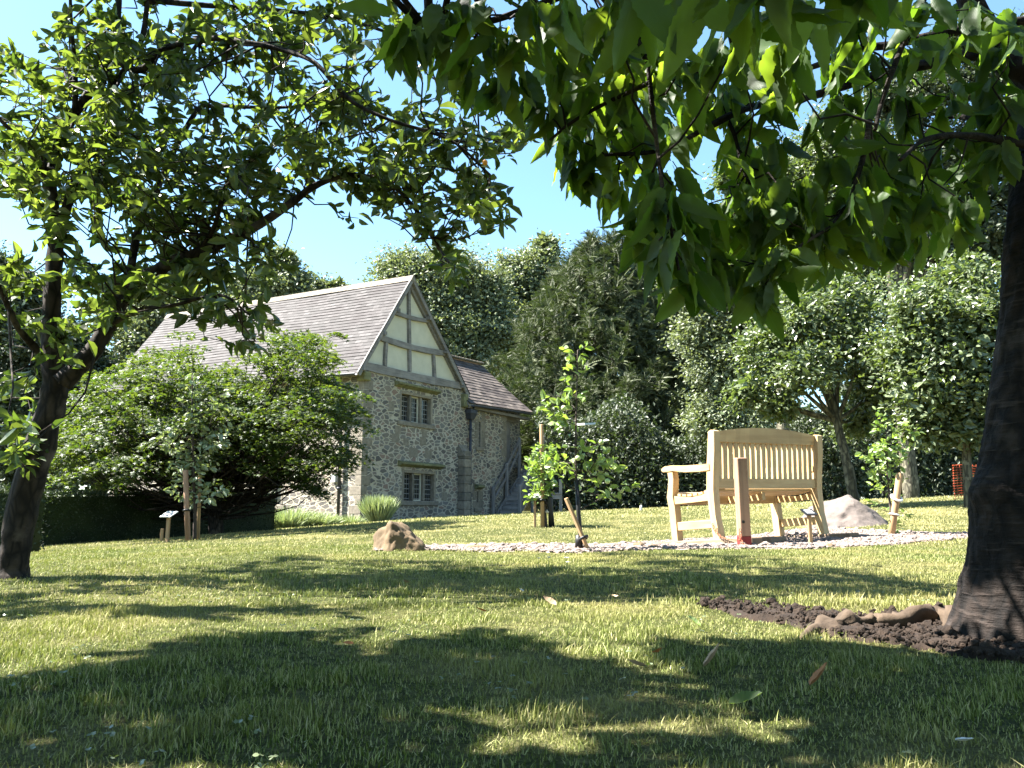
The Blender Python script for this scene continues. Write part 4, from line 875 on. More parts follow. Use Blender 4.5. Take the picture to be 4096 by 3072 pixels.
# yew: many upward reaching plumes of drooping sprays
by = at(2440, 2050, 40.0); yb = np.array([by[0], by[1], 0.3]); yew = empty('yew_tree', yb, 0, 'great dark green yew with drooping sprays, to the right of the stone house', 'tree')
mb = MB(); tp = smoothpath([(-.3, -.8, -.2), (-.3, -.6, 1.5), (0, 0, 4), (.1, 0, 9.6)], 6); mb.tube(tp, np.linspace(.55, .1, len(tp)), 12, wob=.3)
prof = np.array([(0.6, 3.0), (1.5, 4.3), (3, 4.9), (4.5, 4.8), (6, 4.2), (7.5, 3.4), (9, 2.3), (10.2, 1.1), (11.0, .25)])
PP = []; DD = []; SS = []
for k in range(1150):
    z = rng.choice([rng.uniform(.7, 5), rng.uniform(2, 10.6)]); az = rng.uniform(0, 2 * math.pi); rad = np.interp(z, prof[:, 0], prof[:, 1]) * (1 + .16 * math.sin(az * 3 + 1) + .1 * math.sin(az * 7 + z)) * rng.uniform(.72, 1.06)
    tip = np.array([math.cos(az) * rad, math.sin(az) * rad, z]); el = R(rng.uniform(15, 60)) + z * .05
    dirv = np.array([math.cos(az) * math.cos(el), math.sin(az) * math.cos(el), math.sin(el)]); Lb = rng.uniform(1.0, 2.0)
    if k % 5 == 0: a = tip - dirv * Lb; mb.tube([np.array([0, 0, a[2] * .8]), a, tip], [.06, .04, .01], 5, cap=False)
    m_ = 42; t = rng.random(m_) ** .7; c = tip - dirv * (Lb * (1 - t))[:, None]; off = rdir(m_, -.2, .8); PP.append(c + off * (.20 * (1.15 - t))[:, None]); DD.append(dirv * .9 + off * .8 + np.array([0, 0, -.25])); SS.append(rng.uniform(.18, .34, m_))
mb.build('trunk', M['bark_grey'], yew, True)
m_ = 8000; z = rng.uniform(.8, 9.5, m_); az = rng.uniform(0, 6.283, m_); rad = np.interp(z, prof[:, 0], prof[:, 1]) * .80 * np.sqrt(rng.random(m_)); PP.append(np.stack([np.cos(az) * rad, np.sin(az) * rad, z], 1)); DD.append(rdir(m_)); SS.append(np.full(m_, .6))
PP = np.concatenate(PP); DD = np.concatenate(DD); SS = np.concatenate(SS); PP[:, 2] = np.maximum(PP[:, 2], .5)
put_leaves('crown', M['leaf_yew'], yew, SPR, PP, DD, rdir(len(PP), 1.2), SS)
yew.scale = (1.42, 1.0, 1.36)

# maple by the hedge, layered sprays of star shaped leaves
mbp = at(842, 2132, 13.6); mb0 = np.array([mbp[0], mbp[1], float(g(mbp[0], mbp[1]))]); maple = empty('maple_tree', mb0, 0, 'low spreading maple with bright layered star shaped leaves, in front of the stone house', 'tree')
mb = MB(); tp = smoothpath([(.12, 0, -.1), (.05, 0, .5), (0, 0, 1.0), (-.1, 0, 1.5)], 5); mb.tube(tp, np.linspace(.12, .09, len(tp)), 10, wob=.3)
Pm = []; Um = []
blo = [(300, 1780, 150), (420, 1620, 150), (560, 1500, 140), (760, 1470, 130), (520, 1750, 190), (720, 1680, 200), (900, 1580, 180), (1080, 1450, 110), (1200, 1400, 110), (1280, 1480, 110), (1050, 1640, 190), (1250, 1620, 170), (1360, 1640, 90), (1180, 1790, 180), (1330, 1790, 100), (950, 1780, 180), (300, 1880, 90), (500, 1880, 110), (1200, 1900, 70), (1250, 1950, 35), (1050, 1870, 90), (780, 1840, 110)]
for px, py, r in blo:
    for q_ in range(max(4, int(r * r / 500))):
        c = at(px + rng.normal(0, r * .45), py + rng.normal(0, r * .40), 13.6 + rng.normal(0, 1.1) * min(1, r / 120)) - mb0
        if c[2] < .35: continue
        n = 74; rad = rng.uniform(.18, .36); tilt = (c / np.linalg.norm(c) * np.array([1, 1, 0])) * .35
        a = rng.uniform(0, 6.283, n); rr = rad * np.sqrt(rng.random(n)); dx = np.stack([np.cos(a) * rr, np.sin(a) * rr, 0 * a], 1); dx[:, 2] = -(dx @ tilt) * 1.2 - rr * rr * .8 + rng.normal(0, .028, n)
        Pm.append(c + dx); Um.append(np.tile(np.array([0, 0, 1.]) + tilt, (n, 1)) + rng.normal(0, .33, (n, 3)))
        if rng.random() < .5: twig_to(mb, tp[3:], c, .03, .004, .12, 4, 5)
mb.build('trunk', M['bark_apple'], maple, True)
Pm = np.concatenate(Pm); Um = np.concatenate(Um); D = rdir(len(Pm), -.1, .3)
put_leaves('crown', M['leaf_maple'], maple, ST, Pm, D, Um, rng.uniform(.055, .095, len(Pm)))

# ================================================================== SAPLINGS
def sapling(name, stem, r0, twigs, mat, lsize, label, nper=9, spread=.07, droop=-.2, T=MED, seg=8, sub=2):
    """stem: world points; twigs: (from index fraction, end point) ; leaves along the twigs"""
    base = np.array(stem[0]); o = empty(name, base, 0, label, 'sapling'); S_ = smoothpath(np.array(stem) - base, 6); mb = MB(); mb.tube(S_, np.linspace(r0, r0 * .3, len(S_)), seg, wob=.2); P = []; D = []
    for e in twigs:
        e = np.array(e) - base; cand = S_[S_[:, 2] < e[2] + .05]; cand = cand[len(cand) // 3:] if len(cand) > 6 else S_[:4]
        pts = twig_to(mb, cand[len(cand) // 4:], e, r0 * .45, .0016, .06, 5, 6); L_ = np.linalg.norm(pts[-1] - pts[0])
        n = max(5, int(nper * max(.5, L_ / .25))); t = 1 - rng.random(n) ** 1.5 * .85; c = np.stack([np.interp(t * 5, np.arange(6), pts[:, k]) for k in range(3)], 1)
        d = rdir(n, droop, .7) + (pts[-1] - pts[-2]) / (np.linalg.norm(pts[-1] - pts[-2]) + 1e-6) * .6; P.append(c + rng.normal(0, spread * .2, (n, 3))); D.append(d)
    mb.build('stem', M['twig'], o, True); P = np.concatenate(P); D = np.concatenate(D)
    put_leaves('leaves', M[mat], o, T, P, D, rdir(len(P), .7), lsize * rng.uniform(.6, 1.2, len(P))); return o, base
# middle sapling
Ym = gp(2320, 2198)[1]; A3 = lambda px, py, dy=0: at(px, py, Ym + dy)
stm = [A3(2320, 2200), A3(2322, 2140), A3(2312, 2040), A3(2304, 1900), A3(2303, 1760), A3(2305, 1640), A3(2308, 1520), A3(2311, 1400)]
tw = [A3(*p) for p in ((2270, 1395, .02), (2345, 1385, -.02), (2290, 1440), (2335, 1430), (2275, 1470), (2260, 1520, .05), (2280, 1560), (2345, 1480, .03), (2330, 1590, -.03), (2200, 1580, .05), (2180, 1620, -.05), (2230, 1640), (2250, 1600, .1), (2165, 1610), (2235, 1700, .05), (2205, 1670), (2270, 1690),
   (2240, 1790, -.05), (2200, 1830, .05), (2160, 1800), (2255, 1850, .08), (2230, 1900, -.08), (2280, 1880), (2130, 1850, .1), (2350, 1760, .05), (2400, 1770, .1), (2430, 1800), (2460, 1830, .05), (2390, 1830), (2480, 1880, .02), (2500, 1930), (2530, 1945, .04), (2440, 1870, .1), (2420, 1900), (2350, 1850), (2360, 1790))]
ms, mbase = sapling('young_apple_tree', stm, .013, tw, 'leaf_young', .078, 'slender young apple tree with a dark stem guard and pale tag, standing in the gravel', nper=8)
mb = MB(); gd = [np.array(A3(*p)) - mbase for p in ((2320, 2196), (2322, 2145), (2314, 2050), (2306, 1918))]; mb.tube(gd, [.019, .018, .017, .016], 10); mb.build('stem_guard', M['black'], ms, True)
mb = MB(); mb.tube([np.array(A3(2316, 2192, -.02)) - mbase, np.array(A3(2316, 2140, -.02)) - mbase], [.032, .026], 10); mb.build('rubber_pad', M['black'], ms, True)
tg0 = np.array(A3(2308, 1698, -.02)) - mbase; tg1 = np.array(A3(2382, 1694, -.02)) - mbase
mb = MB(); mb.beam(tg0, tg1, .02, .002, (0, -1, .8)); mb.build('tag', M['white'], ms)
for px, py in ((2405, 1768), (2312, 1832), (2255, 1632), (2196, 1855), (2430, 1925)):
    bm = bmesh.new(); bmesh.ops.create_uvsphere(bm, u_segments=12, v_segments=8, radius=.021)
    m2 = MB(); m2.bm(bm, Matrix.Translation(Vector(np.array(A3(px, py, -.04)) - mbase))); m2.build('apple', M['apple'], ms, True)
# small leafy sapling near the stair
Ys = gp(2190, 2108)[1]; A4 = lambda px, py, dy=0: at(px, py, Ys + dy)
tw = [A4(2110 + rng.uniform(0, 110), 1770 + rng.uniform(0, 235), rng.normal(0, .15)) for k in range(58)]
s2, _b = sapling('young_apple_tree', [A4(2182, 2110), A4(2178, 2060), A4(2184, 1990), A4(2176, 1880), A4(2170, 1790)], .035, tw, 'leaf_young', .085, 'small bushy young tree in the lawn with two wrapped stems, near the wooden stair', nper=13, spread=.1)
mb = MB(); mb.tube([np.array(A4(*p)) - _b for p in ((2206, 2106), (2204, 2050), (2196, 2000), (2188, 1950))], [.045, .035, .05, .03], 9, wob=.4); mb.build('stem', M['black'], s2, True)
mb = MB(); mb.tube([np.array(A4(*p)) - _b for p in ((2168, 2052), (2190, 2046), (2208, 2052))], [.02, .03, .02], 8); mb.build('wrapping', M['plaster'], s2, True)
# silvery sapling at left
Yl = gp(775, 2160)[1]; A5 = lambda px, py, dy=0: at(px, py, Yl + dy)
tw = []
for px, py, r in ((770, 1500, 30), (755, 1560, 50), (800, 1640, 60), (720, 1650, 60), (680, 1720, 60), (620, 1700, 40), (760, 1740, 80), (860, 1620, 50), (900, 1560, 30), (920, 1700, 50), (950, 1640, 25), (880, 1780, 60), (700, 1800, 60), (790, 1850, 80), (860, 1900, 60), (720, 1880, 60), (690, 1960, 25), (830, 1960, 40), (900, 1950, 20), (660, 1780, 40), (760, 1930, 60)):
    for _ in range(max(2, int(r / 11))): tw.append(A5(px + rng.normal(0, r * .5), py + rng.normal(0, r * .5), rng.normal(0, .12)))
sp3, b5 = sapling('silvery_sapling', [A5(778, 2165), A5(780, 2050), A5(776, 1950), A5(772, 1800), A5(768, 1650), A5(770, 1500)], .028, tw, 'leaf_silver', .105, 'young tree with drooping silvery green leaves between brown stakes, in front of the maple', nper=7, droop=-.8)
stake(792, 2157, 800, 1900, Yl + .15, .05, 0, 'darker round stake right of the silvery sapling, half hidden by its leaves', True)
# right sapling
Yr = gp(3572, 2138)[1]; A6 = lambda px, py, dy=0: at(px, py, Yr + dy)
tw = [A6(3540 + rng.normal(0, 50), 1800 + rng.normal(0, 80), rng.normal(.1, .12)) for k in range(46)] + [A6(3600, 2070), A6(3635, 2060), A6(3620, 2085), A6(3590, 2095)]
sapling('young_fruit_tree', [A6(3575, 2142, .05), A6(3566, 2060, .05), A6(3556, 1980, .08), A6(3550, 1880, .1), A6(3545, 1720, .1)], .017, tw, 'leaf_young', .075, 'bushy sapling tied to the leaning stake in front of the shady trees at right', nper=10)

# ================================================================== APPLE TREE at left, limbs first
Ya = 3.57
ab = gp(50, 2296); ab = np.array([ab[0], Ya, float(g(ab[0], Ya))]); apple = empty('apple_tree', ab, 0, 'apple tree with a leaning dark trunk and leafy boughs filling the upper left', 'tree')
def LP(pts, Y0): return np.array([at(p[0], p[1], p[2] if len(p) > 2 else Y0) for p in pts])
mb = MB(); limbs = []
def limb(pts, r0, r1, Y0=Ya, base=ab, seg=8, wob=.25, n=6, mb_=None, store=None):
    P_ = smoothpath(LP(pts, Y0) - base, n); (mb_ or mb).tube(P_, np.linspace(r0, r1, len(P_)), seg, cap=True, wob=wob); (limbs if store is None else store).append(P_); return P_
tr_ = smoothpath(LP([(44, 2330), (52, 2250), (72, 2130), (108, 1968), (160, 1780), (205, 1620), (222, 1520), (212, 1400), (205, 1280)], Ya) - ab, 6)
rad = np.interp(np.linspace(0, 1, len(tr_)), [0, .08, .2, .45, .7, .8, 1], [.085, .066, .062, .066, .052, .056, .038]); mb.tube(tr_, rad, 14, wob=.22); limbs.append(tr_)
limb([(205, 1290), (212, 1100), (225, 950), (205, 800), (195, 660), (235, 560), (300, 450), (370, 350), (440, 230), (470, 90), (480, -150)], .040, .012)
limb([(222, 1000), (260, 850), (300, 740), (350, 620), (390, 520), (425, 420), (470, 320), (560, 180), (590, 0), (600, -200)], .026, .010, 3.6)
limb([(340, 780, 3.6), (400, 690, 3.7), (465, 560, 3.8), (500, 460, 3.9)], .018, .007)
limb([(300, 450, 3.55), (300, 265, 3.5), (285, 100, 3.4), (280, -100, 3.3)], .014, .006)
limb([(250, 1530), (311, 1470), (380, 1390), (434, 1302), (506, 1172), (615, 1090), (700, 1045), (796, 1010), (928, 955), (1028, 905), (1160, 816), (1260, 743), (1400, 700), (1560, 740), (1680, 860), (1760, 1000)], .045, .006, 3.5)
limb([(796, 1010, 3.5), (860, 900, 3.4), (900, 760, 3.3), (1000, 640, 3.2)], .014, .005)
limb([(506, 1172, 3.5), (560, 900, 3.7), (650, 700, 3.9), (782, 451, 4.0), (862, 424, 4.0), (1061, 431, 3.9), (1326, 431, 3.8), (1500, 520, 3.7)], .020, .005)
limb([(440, 230, 3.55), (560, 280, 3.5), (663, 192, 3.4), (862, 152, 3.3), (995, 172, 3.2), (1127, 199, 3.2), (1260, 252, 3.1), (1400, 400, 3.1), (1560, 480, 3.1), (1800, 560, 3.1), (1960, 700, 3.1)], .018, .005)
limb([(590, 0, 3.6), (800, 20, 3.7), (1094, 40, 3.8), (1393, 80, 3.8), (1700, 200, 3.8), (1950, 400, 3.8)], .016, .005)
limb([(170, 1420, 3.55), (120, 1370, 3.5), (60, 1290, 3.4), (0, 1158, 3.3), (-100, 1000, 3.2)], .02, .008)
limb([(195, 700, 3.57), (80, 560, 3.4), (-60, 420, 3.3)], .016, .006)
limb([(434, 1302, 3.5), (560, 1240, 3.3), (700, 1220, 3.2), (880, 1180, 3.15), (1000, 1260, 3.1)], .012, .004)
ALL = np.concatenate(limbs)
AB = [(60, 150, 90), (190, 60, 90), (60, 320, 95), (170, 230, 110), (40, 430, 65), (140, 400, 80), (255, 120, 90), (330, 70, 70), (300, 250, 95), (250, 345, 90), (330, 390, 80), (440, 90, 85), (560, 50, 85), (680, 50, 85), (800, 40, 80), (900, 60, 60), (640, 130, 55), (370, 170, 60), (375, 320, 80), (450, 370, 80), (520, 290, 70), (600, 320, 60), (560, 210, 55), (650, 260, 60), (730, 290, 75), (790, 350, 75), (870, 320, 75), (940, 290, 75), (990, 360, 60), (870, 420, 60), (930, 480, 45), (970, 540, 35), (985, 580, 18), (1050, 350, 45), (1060, 420, 40), (1090, 460, 20), (820, 250, 65), (740, 190, 50), (640, 320, 50), (800, 430, 50), (740, 400, 45), (670, 370, 40),
  (480, 440, 75), (545, 450, 50), (350, 510, 75), (430, 545, 60), (540, 540, 55), (590, 590, 35), (500, 620, 50), (560, 690, 45), (545, 740, 28), (60, 560, 50), (25, 640, 45), (60, 720, 40), (190, 600, 75), (270, 560, 60), (240, 670, 60), (170, 690, 50), (300, 460, 60), (30, 850, 35), (25, 940, 30), (120, 760, 40), (30, 1000, 22), (400, 640, 50), (330, 620, 40), (450, 700, 35), (230, 430, 60), (120, 500, 25), (1010, 240, 60), (1100, 330, 40), (1010, 450, 35), (700, 230, 45), (1150, 270, 45), (560, 370, 45), (620, 410, 40)]
Pn = []
for x, y, r in AB:
    for _ in range(max(4, int(r * r / 470))):
        a = rng.uniform(0, 6.283); q_ = r * math.sqrt(rng.random()); Pn.append(fv(x + q_ * math.cos(a), y + q_ * math.sin(a), np.clip(3.55 + rng.normal(0, .33), 2.85, 4.6)) - ab)
Pn = np.array(Pn); P = []; D = []; U = []
for nd in Pn:
    pts = twig_to(mb, ALL, nd, .006, .0015, .10, 5, 5); L_ = np.linalg.norm(pts[-1] - pts[0])
    n = rng.integers(10, 17); t = 4 - np.abs(rng.normal(0, 1, n)) * min(1.6, .11 / max(L_, .05) * 4); t = np.clip(t, 0, 4)
    c = np.stack([np.interp(t, np.arange(5), pts[:, k]) for k in range(3)], 1); P.append(c + rng.normal(0, .012, (n, 3)))
    dr = pts[-1] - pts[-2]; D.append(rdir(n, -.12, .55) + dr / (np.linalg.norm(dr) + 1e-6) * .5); U.append(rdir(n, .75))
mb.build('trunk', M['bark_apple'], apple, True)
P = np.concatenate(P); D = np.concatenate(D); U = np.concatenate(U); print('apple leaves', len(P))
put_leaves('crown', M['leaf_apple'], apple, leaf_med(.17, .215, .28), P, D, U, rng.uniform(.045, .092, len(P)))
bm = bmesh.new(); bmesh.ops.create_uvsphere(bm, u_segments=10, v_segments=8, radius=.012); m2 = MB(); m2.bm(bm, Matrix.Translation(Vector(at(1940, 650, 3.05) - ab))); m2.build('fruit', simple('orange_fruit', (.7, .3, .04), .4, .2, 9, 0), apple, True)

# ================================================================== CHERRY TREE at right, close to the camera
Yc = 1.9
cb = at(4120, 2560, Yc); cb[2] = float(g(cb[0], cb[1])); cherry = empty('cherry_tree', cb, 0, 'cherry tree with a thick dark trunk at the right edge and big drooping leaves overhead', 'tree')
mb = MB(); cl_ = []
tp = smoothpath(LP([(4110, 2640), (4118, 2540), (4128, 2420), (4135, 2300), (4150, 2000), (4160, 1700), (4180, 1400), (4200, 1000), (4230, 600), (4260, 200), (4300, -500), (4250, -1300)], Yc) - cb, 10)
rad = np.interp(tp[:, 2], [-.1, .0, .06, .18, .35, .48, .8, 1.3, 3], [.172, .158, .145, .136, .138, .125, .105, .095, .07])
# bark in relief
seg = 80; T_ = tp; V = []; Fc = []; n = len(T_) * 6; zz = np.linspace(0, len(T_) - 1, n); tt = np.stack([np.interp(zz, np.arange(len(T_)), T_[:, k]) for k in range(3)], 1); rr = np.interp(zz, np.arange(len(T_)), rad)
for i in range(n):
    for j in range(seg):
        a = 2 * math.pi * j / seg; c = Vector((math.cos(a), math.sin(a), tt[i][2] * 3)); nz = .10 * mn.noise(Vector((c.x * 1.3, c.y * 1.3, c.z * .8))) + .05 * mn.fractal(Vector((c.x * 4, c.y * 4, c.z * 4)), 1, 2, 4) + .022 * mn.fractal(Vector((c.x * 13, c.y * 13, c.z * 9)), 1, 2, 3)
        fl = .12 * max(0, 1 - tt[i][2] / .22) * max(0, math.sin(a * 3 + .6)) if tt[i][2] < .22 else 0
        kb = .16 * math.exp(-((tt[i][2] - .345) / .045) ** 2 - ((math.atan2(math.sin(a - 3.3), math.cos(a - 3.3))) / .5) ** 2)
        r_ = rr[i] * (1 + nz + fl + kb); V.append((tt[i][0] + c.x * r_, tt[i][1] + c.y * r_, tt[i][2]))
for i in range(n - 1):
    for j in range(seg): Fc.append((i * seg + j, i * seg + (j + 1) % seg, (i + 1) * seg + (j + 1) % seg, (i + 1) * seg + j))
mb.add(V, Fc)
cl_.append(T_[len(T_) // 2:])
CL = lambda pts, r0, r1, Y0=1.9, wob=.25: limb(pts, r0, r1, Y0, cb, 8, wob, 6, mb, cl_)
CL([(4240, 420), (4110, 290), (4010, 240), (3960, 150), (3890, 20), (3820, -150), (3600, -500, 1.8), (3000, -1000, 1.7), (2200, -1500, 1.7)], .040, .018)
CL([(4250, 100), (3900, 215), (3660, 265), (3480, 310), (3350, 350), (3240, 385), (3000, 430, 1.75), (2830, 510, 1.7), (2650, 600, 1.7), (2420, 620, 1.65)], .018, .004)
CL([(4250, 60, 2.2), (3800, 130, 2.2), (3560, 180, 2.2), (3400, 200, 2.2), (3270, 260, 2.2), (3050, 330, 2.2), (2800, 420, 2.2)], .016, .006)
CL([(3720, -60, 1.5), (3640, 110, 1.5), (3590, 230, 1.5), (3530, 400, 1.5), (3500, 520, 1.5)], .008, .004, wob=.1)
CL([(2600, -80, 1.4), (2590, 160, 1.4), (2600, 330, 1.42), (2620, 520, 1.45), (2650, 750, 1.45), (2690, 950, 1.45), (2715, 1080, 1.45)], .006, .003, wob=.1)
CL([(2250, 150, 1.7), (2330, 300, 1.7), (2400, 430, 1.7), (2440, 530, 1.7)], .006, .004, wob=.1)
CL([(2850, 380, 1.75), (2930, 520, 1.75), (2965, 650, 1.75), (3000, 740, 1.75)], .006, .003)
CL([(3480, 480, 1.7), (3450, 640, 1.7), (3390, 800, 1.68), (3330, 900, 1.65), (3220, 970, 1.62), (3100, 1080, 1.6)], .007, .003)
CL([(2500, -200, 1.35), (2250, -20, 1.35), (1990, 75, 1.35), (1810, 115, 1.35), (1675, 100, 1.35)], .009, .004)
CL([(4230, 600, 1.9), (4000, 560, 1.8), (3850, 540, 1.75), (3700, 560, 1.7), (3600, 640, 1.65)], .012, .004)
CL([(4240, 500, 1.9), (3950, 480, 2.1), (3780, 470, 2.2), (3680, 560, 2.2)], .012, .005)
CL([(2600, 330, 1.42), (2450, 400, 1.5), (2300, 480, 1.55), (2200, 560, 1.6)], .005, .003)
CL([(4300, -300, 2), (3900, -500, 2.2), (3000, -600, 2.6), (2000, -700, 3.0), (900, -900, 3.0), (-300, -900, 2.8)], .04, .012)
CL([(4300, -500, 1.9), (3500, -1500, 1.4), (2000, -2600, 1.2), (0, -3200, 1.2), (-1500, -2500, 1.4)], .04, .012)
ALLC = np.concatenate(cl_)
nodes = [(1450, 560, 1.5), (1490, 600, 1.5), (1410, 540, 1.55), (1540, 560, 1.6), (1645, 620, 1.6), (1600, 560, 1.65), (1780, 540, 1.7), (1850, 500, 1.75), (1520, 500, 1.6), (1340, 400, 1.7), (1280, 370, 1.75), (1240, 340, 1.75), (1580, 470, 1.7), (1690, 490, 1.7), (1910, 440, 1.8), (2060, 430, 1.9), (1480, 440, 1.55), (1830, 420, 1.7), (1370, 470, 1.65), (1990, 330, 1.9), (2150, 260, 1.9), (1650, 380, 1.8), (1500, 130, 1.4), (1620, 40, 1.2), (1730, 30, 1.2), (1370, -70, .85), (1440, -60, .95), (1530, -60, .80), (1620, -40, .85), (1700, -70, .8), (1800, -80, .82), (1885, -80, .85), (1580, -30, 1.0), (1760, -20, 1.0),
 (870, 60, 1.3), (930, 70, 1.35), (960, 40, 1.3), (1040, 90, 1.35), (1090, 70, 1.3), (1180, 40, 1.35), (1240, 60, 1.4), (1120, 140, 1.45), (1200, 140, 1.45), (1270, 30, 1.3), (1320, 70, 1.35), (1400, 40, 1.4), (1290, 160, 1.5), (1010, 20, 1.2), (1140, 10, 1.2), (1330, 0, 1.15), (1460, 60, 1.2), (1230, 0, 1.1),
 (1190, 230, 1.6), (1235, 290, 1.7), (1300, 240, 1.65), (1350, 150, 1.5), (1420, 170, 1.5), (1380, 290, 1.7), (1450, 290, 1.6), (1490, 230, 1.7), (1430, 380, 1.5), (1470, 500, 1.45), (1445, 430, 1.45), (1290, 310, 1.7), (1525, 320, 1.8), (1500, 400, 1.6), (1400, 430, 1.6), (1590, 250, 1.8), (1650, 200, 1.7), (1560, 190, 1.7), (1620, 340, 1.75), (1690, 300, 1.8), (1760, 250, 1.7), (1830, 210, 1.6), (1880, 280, 1.8), (1800, 340, 1.7), (1740, 380, 1.6), (1655, 440, 1.65), (1620, 490, 1.7), (1600, 420, 1.7), (1690, 550, 1.6), (1660, 570, 1.6), (1730, 450, 1.65), (1780, 480, 1.7), (1850, 450, 1.75), (1900, 510, 1.9), (1950, 440, 1.9), (2000, 400, 2.0), (2040, 470, 2.0), (1970, 500, 1.9), (2030, 300, 1.9), (1950, 230, 1.8), (2050, 210, 1.9), (2100, 290, 1.9), (2120, 180, 1.9), (2170, 320, 1.8), (2150, 100, 1.8), (2050, 90, 1.8), (1960, 100, 1.7), (1880, 120, 1.7), (1990, 20, 1.5), (2100, 20, 1.5), (2180, 50, 1.6), (1720, 160, 1.6), (1800, 120, 1.6), (1560, 100, 1.3), (1630, 110, 1.5), (1700, 80, 1.3), (1930, 330, 1.8), (1860, 370, 1.7), (2090, 390, 1.9), (2180, 220, 1.8), (1340, 350, 1.8), (1530, 440, 1.6), (1310, 210, 1.7), (1700, 400, 1.7), (1420, 80, 1.4), (1900, 20, 1.4), (1830, 30, 1.5), (1240, 200, 1.6), (1150, 200, 1.6), (1080, 170, 1.5), (1010, 140, 1.5)]
RG = [(1180, 180), (1300, 120), (2212, 60), (2212, 330), (2080, 500), (1950, 530), (1780, 540), (1680, 600), (1560, 540), (1450, 600), (1390, 540), (1340, 400), (1250, 380), (1200, 300)]; GAP = [(1455, 330), (1500, 270), (1565, 250), (1580, 380), (1500, 470), (1475, 420)]
while len(nodes) < 165:
    x, y = rng.uniform(1180, 2212), rng.uniform(40, 620)
    if inpoly([x], [y], RG)[0] and not inpoly([x], [y], GAP)[0]: nodes.append((x, y, rng.uniform(1.6, 2.5)))
nodes = [q_ for q_ in nodes if not inpoly([q_[0]], [q_[1]], GAP)[0]]
P = []; D = []; U = []; Sz = []
for x, y, Yd in nodes:
    nd = fv(x, y, Yd) - cb; pts = twig_to(mb, ALLC, nd, .003, .0013, .04, 5, 5) if np.linalg.norm(ALLC - nd, axis=1).min() < .28 else None
    n = 9 if Yd > 1.1 else 5
    d = np.stack([rng.normal(0, .36, n), rng.normal(0, .36, n), -np.abs(rng.normal(1.0, .25, n)) + (rng.random(n) < .15) * .8], 1)
    P.append(nd + rng.normal(0, .012, (n, 3)) + np.array([0, 0, .01])); D.append(d); hz = rdir(n, .15, .3); hz[:, 1] = -np.abs(hz[:, 1]) if 0 else hz[:, 1]; U.append(hz); Sz.append(rng.uniform(.082, .138, n) * (1 if Yd < 1.1 else .95))
P, D, U, Sz = map(np.concatenate, (P, D, U, Sz))
VV = []; FF = []; UU = []; off = 0; grp = rng.integers(0, 4, len(P))
for gi, (wd_, bd_, fo_) in enumerate(((.158, .10, .05), (.172, .30, .09), (.145, .42, .12), (.155, -.12, .10))):
    H_ = leaf_hi(18, wd_, bd_, fo_); k_ = grp == gi; V, Fc = inst(H_[0], H_[1], frames(D[k_], U[k_]), P[k_], Sz[k_]); VV.append(V); FF.append(Fc + off); off += len(V); UU.append(np.tile(H_[2], (k_.sum(), 1)))
mk('leaves', np.concatenate(VV), np.concatenate(FF), M['leaf_cherry'], cherry, True, uv=np.concatenate(UU))
# unseen crown leaves added over and left of the camera to shade the lawn
ZN = [([(0, 1500), (230, 1440), (600, 1380), (720, 1365), (780, 1420), (870, 1550), (960, 1610), (1000, 1659), (0, 1659)], 1.0), ([(880, 1400), (1000, 1372), (1100, 1374), (1160, 1420), (1310, 1450), (1330, 1490), (1150, 1530), (960, 1490)], 1.0), ([(1480, 1405), (1700, 1380), (2212, 1440), (2212, 1659), (1640, 1659), (1900, 1560), (1700, 1540), (1560, 1480)], 1.0), ([(1050, 1600), (1600, 1560), (1700, 1659), (1050, 1659)], .10),
  ([(0, 1255), (330, 1242), (500, 1215), (700, 1200), (720, 1235), (430, 1262), (330, 1280), (0, 1295)], .10), ([(700, 1205), (1000, 1212), (1300, 1240), (1250, 1260), (1000, 1242), (760, 1228)], .08), ([(1150, 1264), (1330, 1266), (1340, 1284), (1160, 1284)], .5), ([(1300, 1192), (1600, 1200), (1900, 1240), (2100, 1268), (2090, 1298), (1800, 1280), (1500, 1238), (1300, 1215)], .12), ([(0, 1303), (380, 1312), (740, 1314), (700, 1332), (300, 1336), (0, 1342)], .25)]
LIT = [[gp(x * 1.8517, y * 1.8517)[:2] for x, y in q_] for q_ in ([(860, 1570), (960, 1530), (1080, 1545), (1180, 1590), (1150, 1650), (980, 1659)], [(1330, 1490), (1560, 1465), (1720, 1545), (1640, 1600), (1450, 1570)], [(150, 1560), (300, 1535), (430, 1600), (300, 1635)], [(380, 1448), (560, 1435), (620, 1470), (450, 1495)], [(1790, 1560), (1950, 1540), (2030, 1600), (1860, 1625)], [(1230, 1590), (1380, 1575), (1440, 1640), (1260, 1655)], [(560, 1560), (680, 1545), (720, 1590), (600, 1605)], [(1980, 1450), (2100, 1455), (2080, 1480), (1960, 1475)])]
P = []; 
for poly, den in ZN:
    gpz = [gp(x * 1.8517, y * 1.8517)[:2] for x, y in poly]; G_ = np.array(gpz); ar = .5 * abs(np.dot(G_[:, 0], np.roll(G_[:, 1], 1)) - np.dot(G_[:, 1], np.roll(G_[:, 0], 1)))
    lo, hi = G_.min(0), G_.max(0); k = int(ar * 330 * den) + 10; got = []
    while len(got) < k:
        c = rng.uniform(lo, hi, (k * 3, 2)); c = c[inpoly(c[:, 0], c[:, 1], gpz)]; got += list(c)
    for c in got[:k]:
        if any(inpoly([c[0]], [c[1]], q_)[0] for q_ in LIT) and rng.random() < .93: continue
        h_ = max(2.3, .5 + c[1] * .80) + rng.uniform(0, .5); P.append(np.array([c[0], c[1], 0]) + S / S[2] * h_)
for k in range(190):
    z = rng.uniform(.15, 1.7); c = np.array([1.28 + rng.normal(0, .12), 1.9 + rng.normal(0, .12), z]); h_ = rng.uniform(max(.9, 1.95 - z), 3.2 - z * .3); P.append(c + S / S[2] * h_)  # more clusters added sunward of the trunk to keep it dark
